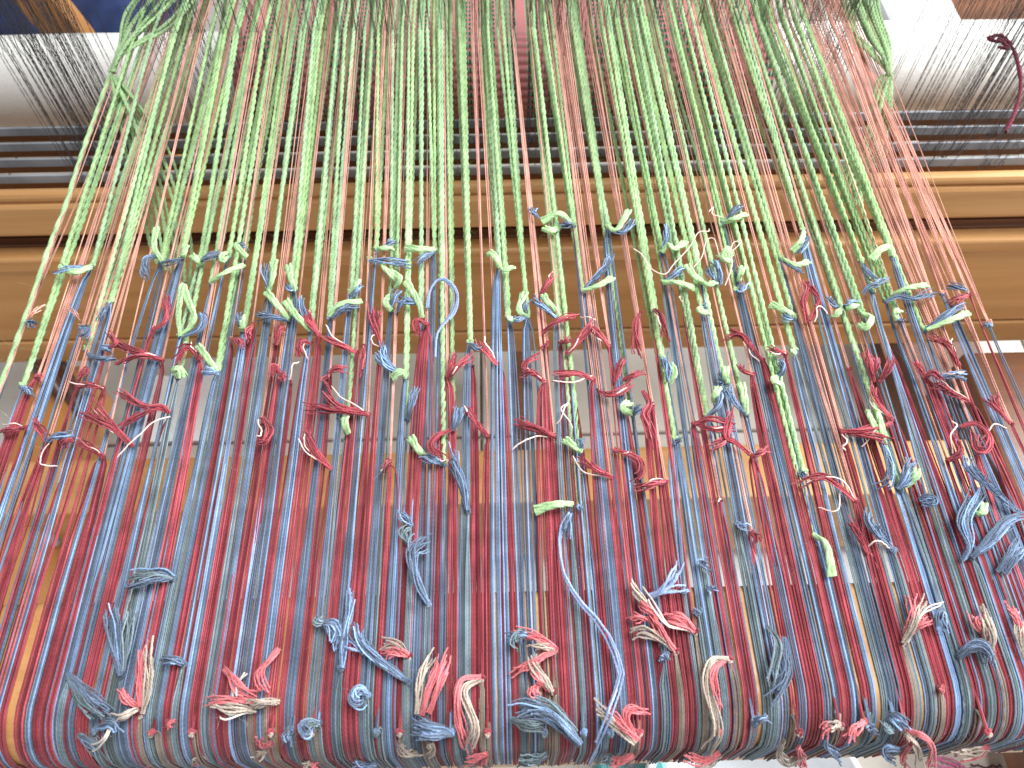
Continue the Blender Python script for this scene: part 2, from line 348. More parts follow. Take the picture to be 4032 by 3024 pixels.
# knots read off the warp: region and kind, position | tails
KNOTS = """
B0 gb 800,645 | G 790,650 640,700 520,640 | B 790,650 620,660 450,710
B0 pb 225,1110 | P 225,1110 300,1030 390,970 | B 230,1120 300,1140
B0 pb 700,1170 | P 690,1110 640,1050 580,1000 | B 700,1160 760,1180 740,1240 690,1230
B0 gb 750,1360 | B 760,1400 870,1440 1000,1440 | B 880,1400 900,1350 970,1370
B0 gb 1400,600 | G 1400,600 1330,480 1340,320 | B 1380,560 1270,570 1250,680 1290,740
B0 gb 950,960 | B 940,970 880,1050 860,1110
B0 gb 1570,580 | B 1580,580 1500,590 1420,610 | G 1580,570 1590,530 1600,480
B0 gb 1720,620 | B 1720,610 1800,560 1920,520 | G 1730,620 1690,580 1650,560
B0 gb 1980,540 | G 1980,540 1920,600 1910,550 1950,530
B0 gb 2100,590 | G 2130,560 2050,490 2040,450 | B 2040,450 2080,460 2110,490
B0 gb 1830,800 | G 1830,770 1950,690 2100,630
B0 gb 1560,1250 | G 1560,1250 1540,1050 1570,800 1600,900 | G 1570,1240 1680,1120 1620,950 1570,820 | B 1580,1250 1720,1190 1760,1090 1700,1050
B0 gb 1880,1550 | G 1870,1550 1790,1440 1700,1340 | B 1880,1570 1820,1550 1760,1560
B0 gb 2100,1200 | G 2100,1190 2090,1140 2080,1090 | B 2090,1190 2060,1110 2060,1040
B0 pr 1330,1180 | R 1330,1190 1430,1100 1440,980 1410,860
B0 pr 1400,1460 | R 1400,1450 1200,1410 1000,1490 | R 1390,1450 1150,1370 970,1300 | W 1390,1440 1250,1380 1100,1360
B0 pr 1730,1450 | R 1720,1450 1620,1330 1500,1480 | W 1700,1420 1660,1340 1640,1310
B0 pr 320,1610 | R 320,1610 330,1590 345,1600
B0 pr 930,1340 | R 930,1340 1000,1300 920,1210
B0 pr 700,1560 | R 700,1560 740,1530 680,1620
B0 pr 2180,1150 | R 2180,1150 2140,1220 2150,1300
B0 pr 2000,1270 | R 2000,1270 2070,1290 2080,1350
B0 gb 1540,1600 | G 1540,1600 1500,1540 1560,1520 1590,1600 | G 1540,1600 1600,1560
B1 gb 330,850 | G 330,850 300,760 270,640 | B 320,860 290,830 260,790
B1 gb 110,850 | G 110,850 140,750 150,600 | B 120,850 90,750 90,630
B1 gb 290,1120 | G 280,1100 180,980 80,870 | B 280,1110 150,1080 0,1060
B1 gb 470,1200 | G 470,1200 350,1080 250,950 | B 460,1180 400,1000 380,910
B1 pr 540,1240 | R 540,1240 450,1120 370,1040 | R 520,1200 460,1080 430,1010
B1 pr 870,1390 | R 860,1390 720,1320 560,1250 | W 860,1390 700,1270 590,1150
B1 gb 640,1080 | G 640,1070 720,970 910,940 | B 650,1080 780,1000 900,980 | B 660,1080 740,1010 760,1010
B1 gb 980,590 | B 980,590 1150,600 1360,640 | G 1080,620 1150,690 1230,760
B1 gb 1040,500 | G 1050,500 1110,480 1170,490 | B 1100,480 1150,450 1190,420
B1 gb 1160,1030 | G 1160,1020 1110,950 1150,900 | B 1160,1010 1190,920 1240,850
B1 gb 1210,1040 | G 1210,820 1240,750 1150,700 | B 1220,1030 1260,960 1330,950
B1 gb 1540,510 | G 1540,500 1420,500 1290,490 | B 1530,520 1440,570 1390,640
B1 gb 1430,1090 | G 1430,1080 1400,960 1290,780 | B 1420,960 1330,950 1230,930
B1 gb 2100,650 | G 2100,640 2060,560 2010,530 | G 2110,660 2160,670 2210,650
B1 gb 2180,1090 | G 2180,1080 2200,1090 2215,1110
B1 gb 1850,1310 | B 1850,1310 1890,1340 1930,1350
B1 gb 1290,1600 | G 1290,1600 1240,1560 1190,1620 | B 1280,1590 1120,1500 1030,1380 | B 1200,1540 1110,1420 1100,1310
B1 pr 1080,1340 | R 1080,1340 1020,1150 990,980 | R 1030,1200 1045,1100 1050,1010 | W 1080,1340 1010,1310 1010,1240 1080,1210
B1 pr 1480,1150 | R 1480,1150 1420,1110 1380,1130 1400,1250
B1 pr 470,1310 | R 470,1310 400,1290 370,1350 400,1430 | W 460,1300 390,1340 450,1440
B1 pr 1650,1600 | R 1650,1600 1690,1500 1720,1370 | R 1660,1600 1780,1480 1860,1410 | W 1680,1580 1730,1530 1790,1500
B1 pr 2080,1490 | R 2080,1490 1990,1380 1920,1270 | W 2060,1440 2000,1330 1960,1250
B1 pr 930,1340 | R 930,1340 920,1450 900,1600
B1 pr 200,1560 | R 200,1560 150,1500 130,1640 | R 200,1560 230,1600 240,1640
B1 pr 640,1560 | R 640,1560 700,1520 780,1550 | R 640,1570 600,1620 640,1650
B1 pr 290,1650 | W 290,1620 320,1500 350,1460
B1 pr 170,1320 | R 170,1320 190,1200 230,1140
B1 gb 1600,745 | b 1480,1000 1500,850 1600,740 1720,850 1700,1030 1570,1200 1540,1400
B1 gb 820,870 | G 820,870 860,800 870,780 | B 830,900 870,850 900,790
B2 gb 530,285 | G 500,260 400,190 260,260 | B 520,280 470,275 430,270
B2 gb 400,320 | G 400,320 330,340 270,320 | B 230,220 190,180 170,140
B2 gb 830,300 | G 830,300 900,330 960,230 1000,160 | B 840,320 960,350 1050,250
B2 gb 130,1080 | G 130,1070 50,1020 100,870 | B 120,1080 40,1110 0,1090 | B 110,1070 105,1000 110,940
B2 gb 610,860 | G 620,850 740,810 860,740 | B 630,840 760,700 870,560 | B 680,800 800,640 830,530
B2 gb 1300,530 | G 1300,520 1350,450 1400,490 1490,430 | B 1310,480 1340,380 1330,290
B2 gb 1310,780 | G 1310,780 1430,780 1570,830 | B 1340,760 1420,700 1490,670
B2 gb 1640,780 | G 1640,780 1560,720 1500,640 | G 1650,780 1690,800 1740,780
B2 gb 1830,260 | G 1840,260 1920,230 2010,190 | B 1850,260 1910,170 1990,110
B2 gb 1770,790 | B 1770,790 1720,700 1690,650 | B 1800,800 1780,640 1730,580
B2 gb 1890,610 | G 1890,600 1820,570 1860,480 1900,560 | G 1890,600 1840,590 1790,540
B2 gb 1940,860 | G 1960,760 1970,700 1980,650 | B 1940,860 1980,850 2020,780
B2 gb 1640,1010 | G 1640,1010 1620,1030 1680,1040 | B 1640,1000 1670,980
B2 gb 400,1090 | G 370,1020 300,950 260,900 | B 380,1080 270,990 170,900
B2 pr 240,910 | R 240,910 290,810 370,710 | W 300,790 320,740 340,690
B2 pr 260,1220 | R 260,1220 340,1140 470,1080 590,1070 | W 590,1075 660,1080 730,1085
B2 pr 470,1400 | R 470,1400 600,1250 720,1110 | W 480,1390 560,1310 630,1200
B2 pr 840,1340 | R 840,1340 760,1240 690,1140 | W 800,1310 760,1270 720,1220
B2 pr 1100,1050 | R 1100,1050 1070,1150 1070,1330 1100,1430
B2 pr 1220,1010 | R 1230,1010 1290,1080 1330,1280 | W 1240,1040 1250,1110 1280,1180
B2 pr 1480,960 | W 1480,950 1460,910 1455,870
B2 pr 420,1300 | R 420,1300 470,1290 490,1240
B2 pr 300,1310 | R 300,1310 280,1350
B2 gb 1340,1640 | B 1350,1640 1340,1520 1290,1420 | G 1370,1640 1400,1560 1350,1500
B2 gb 1850,1650 | G 1850,1640 1840,1580 1830,1520 | B 1840,1650 1780,1640
B2 pr 2160,1450 | R 2160,1450 2060,1330 1960,1230 1810,1290 | R 2080,1340 1990,1240 1870,1180 | W 2140,1460 2060,1400 2040,1280
B2 pr 2080,1580 | R 2080,1580 2000,1540 1960,1470
B2 pr 700,1620 | R 700,1620 560,1570 340,1590 | W 690,1590 560,1630 380,1630
B2 pr 280,1640 | R 280,1640 170,1560 70,1600 | R 200,1580 100,1500 240,1400 | W 290,1640 180,1560 90,1480
B2 pr 880,1640 | R 880,1640 920,1520 960,1430 | R 960,1620 1050,1580 1130,1550
B3 gb 300,340 | G 310,350 290,440 220,520 | B 350,390 300,480 220,550
B3 gb 110,580 | G 130,580 240,630 340,600 | B 140,600 240,660 320,700
B3 gb 800,600 | B 820,620 860,700 950,780
B3 gb 1070,560 | G 1070,540 1040,480 970,510 900,590
B3 gb 900,860 | B 820,880 880,810 940,790 1030,740
B3 gb 1010,940 | B 1020,950 1120,900 1260,920 1450,860 | G 1100,880 1200,830 1360,800
B3 gb 640,1020 | B 620,1010 570,960 530,910 | B 660,1000 700,960 750,940 | G 640,1010 600,1060 560,1070 | G 680,1020 710,1000 740,970
B3 gb 810,1050 | G 820,1060 900,1090 850,1180 780,1150
B3 gb 1350,1190 | G 1370,1190 1560,1110 1720,1040 | B 1370,1180 1540,1060 1710,970
B3 gb 220,1090 | G 210,1060 120,1020 20,980 | B 210,1090 170,1080 130,1060
B3 gb 230,1380 | G 230,1380 210,1400
B3 pr 340,1150 | R 340,1140 300,950 340,850 310,760 | R 360,1110 440,950 390,850 330,760 | W 400,1120 440,990 530,1040
B3 pr 1740,890 | R 1730,890 1640,920 1570,990 | B 1720,850 1640,820 1510,800
B3 pb 1910,1140 | B 1910,1140 1890,1160
B3 pr 1640,1490 | R 1640,1490 1560,1330 1400,1240 | W 1610,1380 1590,1330 1570,1290
B3 pr 150,1400 | R 150,1400 70,1380 0,1350 | W 150,1395 70,1400 0,1390
B3 pr 920,1640 | R 920,1640 880,1500 840,1350 | R 960,1640 1040,1520 1050,1420 | R 900,1600 930,1500 930,1400
B3 gb 80,1600 | B 80,1600 130,1530 90,1440 | G 80,1600 50,1630 90,1650
B3 pb 1560,1590 | B 1480,1600 1600,1580 1720,1590 | W 1500,1570 1600,1580 1710,1560
B3 pr 1350,1600 | R 1350,1600 1300,1500 1280,1470 | R 1350,1600 1430,1560 1500,1640
B3 gb 1110,1060 | G 1110,1100 1090,1040 1120,1020 | B 1120,1100 1160,1130
C0 pr 1470,270 | R 1460,250 1400,190 1250,190 1000,60 | R 1450,240 1300,220 1000,390 | W 1470,280 1300,340 1130,480 1010,630
C0 pr 1165,545 | R 1150,540 980,380 800,150 | R 1150,530 950,370 690,260 | W 1150,540 960,400 780,210
C0 pr 890,630 | R 890,630 760,540 660,490 | W 880,620 800,560 660,490
C0 pr 640,490 | R 640,500 580,480 540,560 | B 400,490 500,440 640,440
C0 pr 430,500 | W 430,500 340,620 340,680 490,670
C0 pr 230,385 | R 230,385 100,390 0,430 | W 210,375 100,340 0,350
C0 pr 305,290 | R 300,300 330,380 400,460
C0 pr 890,40 | R 890,40 780,10 650,20 | W 890,40 780,15 600,0
C0 gb 200,20 | B 200,20 240,60 260,110
C1 pr 660,750 | R 650,740 520,600 390,420 | R 640,730 500,560 430,400 | W 640,740 470,620 340,480 | W 540,660 440,570 400,460
C1 pr 970,265 | R 960,260 740,230 400,190 | R 950,250 700,180 580,10 | W 950,250 780,130 620,0
C1 pr 2005,460 | R 2000,450 1900,330 1800,200 | W 1990,450 1890,310 1800,180
C1 pr 1150,670 | R 1150,660 1120,700 1110,750 | W 1150,660 1120,700 1100,770
C1 pr 60,300 | R 60,290 130,400 80,500 20,490 | W 20,310 50,440 20,480
C1 gb 1700,400 | B 1700,400 1720,300 1740,200 | B 1700,390 1760,290 1770,200 | R 1690,390 1560,450 1510,550 1650,660 | W 1660,660 1610,660 1570,650
C1 gb 1620,690 | B 1620,690 1530,660 1430,620 | G 1450,620 1390,560 1330,470
C1 gb 1310,300 | B 1310,300 1330,200 1390,20
C1 gb 790,420 | G 790,420 760,350 760,300
C1 bt 1830,1100 | B 1830,1090 1780,850 1640,540 | B 1830,1090 1760,830 1700,580
C1 bt 1330,1220 | B 1330,1210 1290,1150 1250,1110 | g 1320,1380 1270,1280 1320,1230
C2 pr 370,450 | R 370,450 200,380 20,350 | R 350,430 200,370 30,300 | W 300,460 120,470 0,560
C2 gb 590,590 | G 590,580 510,530 450,490 | B 600,570 590,510 600,480
C2 pr 860,810 | R 850,800 720,730 590,640 | W 840,810 640,760 520,630
C2 pr 880,570 | R 880,570 1020,610 1110,680 1110,800 1000,850 | W 950,590 1000,590 1020,560
C2 pr 1330,840 | R 1320,840 1190,870 1050,920 | W 1310,820 1220,820 1150,870 1060,850
C2 pr 1210,180 | R 1130,60 1190,170 1130,260 1170,370 1240,560
C2 gb 1040,260 | G 1040,260 960,230 950,180 1010,160 | B 1050,260 1080,220 1100,200
C2 pr 750,60 | R 750,60 870,90 1060,0 | W 860,100 930,80 1000,40
C2 pr 1570,340 | R 1580,340 1720,300 1930,360 | R 1600,350 1750,390 1920,380 | W 1640,360 1760,400 1870,370
C2 pr 2060,610 | R 2050,600 1930,500 1850,440 1900,200 | R 1860,440 1790,510 1710,560 | R 2080,630 2140,590 2212,560
C2 gb 1690,280 | B 1690,280 1780,180 1810,0 | G 1740,150 1750,90 1770,30
C2 gb 2020,260 | B 2020,260 1920,150 1850,10 | G 2020,250 2000,120 1970,0
C2 gb 1410,490 | B 1410,490 1440,500
C2 gb 570,1050 | G 520,1040 380,1050 200,1100 | B 570,1050 590,1090
C2 bt 500,1120 | b 500,1120 430,1230 410,1400 450,1659 600,1909 780,2109 900,2359 940,2509 900,2679 800,2939 650,3300 | B 500,1120 470,1250 460,1350
C2 pr 510,140 | W 520,380 450,230 510,160 | W 390,340 450,240 500,150
C2 pr 1800,1000 | W 1800,1000 1760,990
C2 bt 1950,1220 | B 1950,1220 2000,1230 2040,1250
C2 bt 1660,1560 | B 1660,1560 1620,1540 1700,1590
C2 pr 2070,1280 | R 2070,1280 2110,1310 2120,1390
C3 pr 760,1010 | R 740,1010 580,860 440,800 220,880 | W 740,990 640,850 500,810 330,880 | W 640,900 600,1050 540,1090 400,1060
C3 pr 640,410 | R 630,410 850,390 1080,340 | R 680,420 900,450 1090,510 | W 640,430 690,480 650,540 700,560 | W 810,540 920,400 1030,340
C3 gb 1010,460 | G 860,240 900,320 960,420 | G 940,230 980,330 1010,460 | B 960,470 1030,620 1050,830 950,920
C3 gb 1140,910 | B 1120,900 1180,800 1250,650 | B 1130,900 1210,830 1230,750 | G 1190,880 1270,800 1260,740
C3 gb 310,770 | B 310,770 290,790
C3 gb 400,1330 | G 400,1310 500,1370 540,1500 560,1659
C3 pr 880,1480 | R 870,1470 780,1290 690,1160 | W 840,1410 920,1360 1050,1400
C3 bt 1080,1440 | B 1070,1430 950,1310 870,1180 880,1080 | B 1060,1400 960,1280 890,1160
C3 bt 1750,1500 | B 1680,1520 1740,1400 1660,1180 1790,900 | B 1690,1510 1740,1350 1720,1170 1860,920 | B 1760,1500 1900,1340 2060,1180 2212,1120 | B 1770,1490 1920,1380 2070,1220 2212,1170 | G 1790,1120 1850,1110 1840,1030
C3 bt 2000,1600 | B 1980,1620 2080,1480 2180,1290 | B 2050,1640 2130,1500 2212,1420
C3 bt 2160,1110 | B 2140,1090 1960,930 1740,740 1700,620 | B 2130,1090 1900,880 1720,700
C3 bt 1370,1010 | B 1310,1000 1370,970 1440,1000 1420,1030 1330,1020
C3 pr 1550,660 | R 1560,660 1660,580 1620,440 | W 1590,600 1570,450 1630,370 1580,320
C3 pr 1840,580 | R 1660,370 1800,340 1920,450 1880,570 1800,560 1790,420 | W 1840,480 1900,400 1970,350 2060,370
C3 pr 2100,340 | R 2090,340 1960,200 1880,130 | R 2060,310 1970,180 1970,80
C3 pr 1740,160 | R 1740,150 1560,60 1430,0 | W 1740,155 1580,40 1480,-30
C3 pr 1080,310 | R 1080,310 940,150 900,0 | W 1080,310 920,190 870,80
D0 bt 1500,20 | B 1480,20 1300,40 1080,110 | B 1490,10 1380,-50 1120,0 | g 1490,10 1330,-20 1130,30
D0 bt 1050,860 | B 1040,860 980,600 930,290 | g 1060,820 1100,500 1150,300 | B 1050,840 1010,500 970,240
D0 rt 1220,1200 | T 1230,1190 1280,900 1270,540 | R 1210,1130 1200,800 1230,560 | T 1190,1150 1080,1200 980,1240 | R 1180,1120 1080,1060 1050,980 | w 980,1250 900,1400 750,1520
D0 bt 600,870 | B 600,870 760,1060 960,1220 | g 600,880 720,1110 900,1240 | B 610,860 780,1030 960,1180
D0 bt 820,1330 | B 850,1320 950,1270 1030,1350 | g 680,1370 820,1480 960,1600 | B 700,1390 840,1490 950,1590
D0 bt 1590,760 | B 1580,760 1500,720 1380,740
D0 rt 1460,1270 | R 1460,1270 1490,1290
D0 rt 2170,1110 | R 2200,1090 1950,1060 1780,1090 | T 2212,1160 2000,1140 1830,1090 | w 2180,1170 1960,1210 1840,1180 | w 2130,840 2030,960 2030,1060 2130,1120 | R 1940,800 2000,880 2080,980 2200,1030
D0 rt 1660,1620 | T 1660,1620 1690,1540 1750,1600 | R 1670,1620 1710,1570 1740,1610
D0 rt 1310,1600 | R 1320,1590 1280,1620 1230,1640
D1 rt 100,1030 | R 200,630 60,790 40,880 100,1020 | T 200,1090 60,1090 -60,1110
D1 bt 540,380 | B 560,400 660,400 710,490 690,620 | B 560,400 630,440 670,520 690,610 | B 560,390 680,420 730,520 690,600 | g 600,390 530,390 520,350
D1 bt 1320,920 | B 1310,910 1080,750 880,560 830,410 | B 1300,900 1060,720 910,560 890,440 | b 920,660 860,610 790,600
D1 rt 1320,690 | R 1310,690 1200,610 1090,620 | T 1300,680 1200,580 1090,590 | R 1300,690 1170,660 1080,710
D1 bt 1490,240 | B 1480,230 1390,30 1350,-250 1420,-320 | B 1470,220 1360,-20 1340,-220 1500,-340 | B 1475,230 1370,0 1350,-170 1460,-240
D1 bt 960,1030 | B 960,1020 900,970 830,1010 840,1090 900,1100 910,1060 | B 960,1030 900,990 850,1030 870,1080
D1 bt 540,1270 | B 550,1270 440,1260 380,1310 450,1380 440,1300 | g 540,1270 470,1280 420,1340
D1 rt 1430,1210 | T 1390,1190 1420,900 1540,640 | R 1430,1200 1500,960 1620,650 | R 1490,1180 1580,960 1680,690
D1 bt 1690,1350 | B 1680,1350 1500,1280 1370,1240 | B 1680,1370 1500,1380 1340,1360 | B 1680,1360 1520,1330 1350,1300
D1 rt 1950,880 | R 1940,880 1770,900 1740,1150 1830,1530 | T 1930,900 1800,1000 1880,1290 1850,1490
D1 rt 130,1440 | R 140,1450 60,1470 10,1410 | T 100,1500 50,1540 0,1560
D1 bt 735,800 | B 740,790 770,500 830,130
D1 bt 300,1330 | B 300,1330 260,1380 290,1450
D1 rt 1240,1450 | T 1240,1440 1270,1520 1340,1540 1410,1520
D1 rt 480,1620 | R 480,1620 520,1640 | T 470,1610 420,1640
D1 bt 1040,1620 | B 1040,1620 940,1640 850,1600
D1 rt 1500,1440 | T 1500,1440 1520,1500 1480,1560
D1 rt 2000,1540 | R 2000,1540 1900,1570 1780,1600 | R 2000,1550 1960,1620
D2 bt 60,560 | g 150,550 80,490 30,560 60,600 | B 150,540 100,500 -40,530
D2 rt 1580,480 | R 1570,470 1480,350 1330,350 | R 1560,480 1440,400 1320,370 | w 1540,470 1420,450 1330,400 1120,100 | R 1300,370 1150,280 1090,220 | T 1200,300 1100,180 1020,60
D2 rt 1410,650 | R 1400,640 1300,480 1200,330 | T 1390,630 1250,520 1110,480 1030,520 | R 1180,380 1100,360 1010,360
D2 rt 1880,720 | T 1870,720 1740,720 1690,850 1700,1000 1780,1330 1700,1510 | R 1850,720 1740,820 1770,1000 1800,1190
D2 rt 370,640 | R 370,630 250,540 0,490 | T 360,630 260,600 170,590 | R 370,650 200,730 0,850
D2 rt 360,1000 | T 350,1000 280,900 200,780 170,680 | R 330,990 230,870 160,770 | R 240,930 170,1000 220,1030
D2 bt 620,1450 | B 600,1450 350,1200 140,1120 0,1160 | B 580,1460 300,1220 130,1200 0,1250 | g 550,1350 350,1130 150,1060 | B 590,1450 330,1190 60,1150 | g 0,1240 130,1300 270,1310
D2 rt 1100,1420 | R 1090,1420 950,1290 800,1110 | T 1060,1450 850,1250 690,1090 | R 1040,1370 990,1220 1030,1150 1200,1180
D2 bt 2090,1270 | B 2090,1270 2150,1230 2200,1220
D2 bt 1700,100 | B 1700,100 1740,130
D2 bt 1610,300 | B 1610,300 1580,320
D2 bt 1330,680 | B 1330,680 1310,720
D2 rt 1790,1520 | R 1790,1530 1650,1600 1480,1560 | T 1780,1560 1700,1620 1600,1600
D2 rt 1050,1540 | R 1050,1550 960,1590 870,1610 | R 1040,1560 900,1600 830,1630
D2 bt 280,1560 | g 300,1540 180,1590 40,1590 | B 290,1560 160,1610 60,1640
D2 bt 850,1550 | g 850,1550 820,1590 800,1620
D2 bt 1480,140 | b 1190,170 1330,100 1480,-130 | b 1200,180 1360,60 1420,-90 | b 1190,190 1300,130 1390,-30 | b 1190,175 1350,130 1560,100
D3 rt 1160,590 | T 1170,580 1260,400 1350,180 | w 1190,560 1350,330 1510,240 | R 1180,500 1250,330 1240,170 | R 1220,500 1320,420 1410,370
D3 bt 1640,690 | B 1650,690 1750,600 1850,600 1920,680 1900,760 | B 1660,700 1750,630 1840,630 1900,710
D3 rt 1930,640 | T 1930,640 1940,480 1830,260 | R 1850,500 1800,420 1790,340 | T 1880,560 1870,420 1810,320
D3 bt 1500,320 | B 1540,330 1500,300 1480,400 1510,500
D3 bt 90,1000 | g 0,430 90,600 50,850 0,1000 | B 140,530 180,780 120,950 0,1080 | B 150,600 160,800 90,960
D3 rt 620,1290 | R 610,1290 530,1300 470,1380 | T 620,1280 560,1290 510,1290
D3 rt 830,1260 | R 830,1260 760,1320 700,1420
D3 bt 1100,1250 | B 1020,1210 1130,1220 1200,1300 | B 1040,1220 1100,1250 1180,1330 | g 1080,1340 1030,1320 1000,1290
D3 rt 1200,1360 | T 1190,1360 1290,1480 1330,1659 | R 1230,1340 1350,1390 1410,1500 1390,1659 | R 1240,1450 1170,1560 1190,1659 | B 1130,1500 1020,1490 1010,1550 1100,1600
D3 rt 270,1470 | R 260,1470 280,1560 310,1659 | T 130,1430 110,1540 200,1620 330,1530 | B 500,1400 520,1480 650,1590
D3 rt 1490,970 | R 1490,970 1520,985
D3 bt 890,1300 | B 890,1300 900,1330
D3 rt 2200,560 | R 2190,540 2160,400 2050,230 | T 2212,700 2170,500 2200,330
D3 rt 1900,1480 | R 1900,1480 1800,1540 1650,1580 | T 1900,1490 1760,1530 1600,1540
"""
STRIPS = [
 (0, 'B 0 195,B 265 410,R 410 530,R 650 840,B 840 945,R 945 1150,B 1150 1190,R 1190 1270,B 1270 1470,R 1470 1515,B 1515 1640,R 1640 1890,B 1890 1995,R 2000 2080,G 2080 2212'),
 (504, 'G 0 90,B 90 310,R 310 540,B 540 650,G 650 780,B 780 860,R 860 1010,B 1010 1080,R 1080 1150,B 1150 1290,R 1290 1470,G 1490 1570,B 1580 1720,R 1720 2030,B 2040 2212'),
 (1008, 'B 0 20,R 20 170,B 180 340,R 340 500,R 530 640,B 640 830,R 830 1030,B 1030 1150,G 1150 1220,R 1220 1430,B 1430 1560,R 1570 1860,B 1870 1990,G 2040 2100,R 2110 2212'),
 (1512, 'R 0 20,B 20 210,R 215 430,B 450 690,G 690 745,R 755 940,B 950 1085,R 1090 1270,B 1280 1340,G 1340 1420,B 1420 1480,R 1480 1840,B 1850 1915,B 1950 2030,R 2040 2080,B 2090 2180,R 2180 2212'),
 (2016, 'R 0 120,B 160 240,B 280 435,R 480 530,T 545 605,R 630 690,B 700 740,R 750 940,G 945 1000,B 1000 1045,R 1050 1120,G 1130 1190,B 1200 1330,G 1360 1420,B 1430 1490,R 1490 1750,B 1760 1890,R 1890 2030,B 2040 2090,R 2100 2170,B 2180 2212'),
 (2520, 'B 0 160,R 190 560,R 600 770,B 790 880,T 910 980,B 1040 1170,G 1180 1230,G 1260 1320,R 1345 1510,B 1510 1560,R 1580 1780,B 1780 1840,G 1910 1970,B 2020 2090,R 2100 2212'),
 (3024, 'R 0 40,B 60 130,R 150 200,R 260 370,B 370 410,R 420 750,G 760 820,B 870 970,R 970 1180,B 1180 1280,R 1350 1500,B 1500 1600,G 1680 1790,B 1790 1920,R 1970 2170'),
 (3528, 'R 0 60,G 60 150,B 200 340,T 340 400,R 400 690,B 690 820,G 820 960,B 960 1010,R 1010 1290,G 1290 1390,R 1400 1450,T 1450 1560,R 1560 1720,B 1740 1850,R 1850 1950,B 1950 2060,T 2060 2212')]


# ================================================================== the setting: tiled floor
floor = box('floor', (-1.6, -0.7, -0.05), (1.9, 2.6, -0.004), GROUT, None, 0)
tag(floor, kind='structure')
tile_me = box_mesh('tile', 0.2455, 0.2455, 0.012, 0.002, 1)
for i in range(-6, 8):
    for j in range(-3, 10):
        o = link('tile', tile_me, TILE, floor)
        o.location = Vector((0.09 + i * 0.25, 0.05 + j * 0.25, -0.006 + random.uniform(-.0004, .0004))) - floor.location

# ================================================================== the loom's wooden frame
loom = empty('loom', (0, 0.5, 0))
tag(loom, 'varnished pine floor loom frame with rounded back beam under the warp', 'loom')

BY0, BY1, BR = 0.104, 0.163, 0.030          # back beam: flat from BY0 to BY1, rounded front of radius BR
def beam():
    prof = [(BY1, WZ - .006), (BY1 - .0015, WZ - .0022), (BY1 - .006, WZ - .0008)]
    for k in range(0, 13):
        a = math.radians(90 + 90 * k / 12)
        prof.append((BY0 + (BR - .0008) * math.cos(a), WZ - BR + (BR - .0008) * math.sin(a)))
    prof += [(BY0 - BR + .0008, WZ - .10), (BY0 - BR + .006, WZ - .106), (BY1 - .006, WZ - .106), (BY1, WZ - .10)]
    vs, fs, n = [], [], len(prof)
    xs = np.linspace(-0.60, 0.60, 9)
    for x in xs:
        for (y, z) in prof: vs.append((x, y - 0.5, z))
    for i in range(len(xs) - 1):
        for k in range(n):
            fs.append((i * n + k, i * n + (k + 1) % n, (i + 1) * n + (k + 1) % n, (i + 1) * n + k))
    fs.append(tuple(range(n))); fs.append(tuple(range((len(xs) - 1) * n, len(xs) * n))[::-1])
    me = bpy.data.meshes.new('back_beam'); me.from_pydata(vs, [], fs)
    me.polygons.foreach_set('use_smooth', [True] * (len(fs) - 2) + [False] * 2)
    return link('back_beam', me, PINE, loom)
beam()
YP = 0.68
def zof(py, Y):      # height at forward distance Y seen on pixel row py
    return CAM.z - Y * math.tan(math.radians(PITCH) + math.atan((py - 1512) / FPX))
X0, X1 = -0.95, 0.98
box('upper_rail', (X0, YP, zof(900, YP)), (X1, YP + .018, zof(775, YP)), PINE, loom, 0.006)
box('rail_cap', (X0, YP + .002, zof(772, YP)), (X1, YP + .015, zof(738, YP)), PINE, loom, 0.005)
box('recessed_board', (X0, YP + .030, zof(1010, YP)), (X1, YP + .040, zof(880, YP)), BROWN, loom, 0.001)
box('groove_strip', (X0, YP + .016, zof(945, YP + .016)), (X1, YP + .028, zof(928, YP + .016)), BROWN, loom, 0.001)
box('panel_board', (X0, YP + .002, zof(1306, YP)), (X1, YP + .028, zof(1034, YP)), PINE, loom, 0.003)
box('panel_cap', (X0, YP - .004, zof(1028, YP)), (X1, YP + .026, zof(976, YP)), PINE, loom, 0.004)
box('lower_board', (X0, YP + .002, zof(1392, YP)), (X1, YP + .028, zof(1314, YP)), PINE, loom, 0.003)
# stretcher across the floor
box('stretcher', (-0.86, 0.441, 0.055), (0.64, 0.520, 0.25), PINE, loom, 0.004)
# side rails along the floor and posts
xa, xb = at(20, 1750, .21).x, at(250, 1750, .21).x
box('side_rail', (xa, 0.02, 0.09), (xb, 0.70, 0.21), PINE_Y, loom, 0.004)
box('side_rail', (0.66, 0.05, 0.05), (0.78, 1.25, 0.14), BROWN, loom, 0.004)  # dark wood paints in the shade on this side of the frame
box('foot', (xa + .02, 0.20, 0.0), (xb - .02, 0.34, 0.088), PINE_Y, loom, 0.004)
lathe('bolt', [(0, .004), (.010, .004), (.012, .001), (.012, -.004)], STEEL, loom, (xb + .003, 0.44 - 0.5, 0.17), (0, math.radians(90), 0), 12)

wb = box('bright_strip_board', (-1.05, 0.395, 0.002), (0.95, 0.470, 0.018), MATTE_WHITE, None, 0.003)  # pale board added to stand in for the bright strip of floor
tag(wb, 'added pale board for the bright strip on the floor tiles under the warp', 'board')
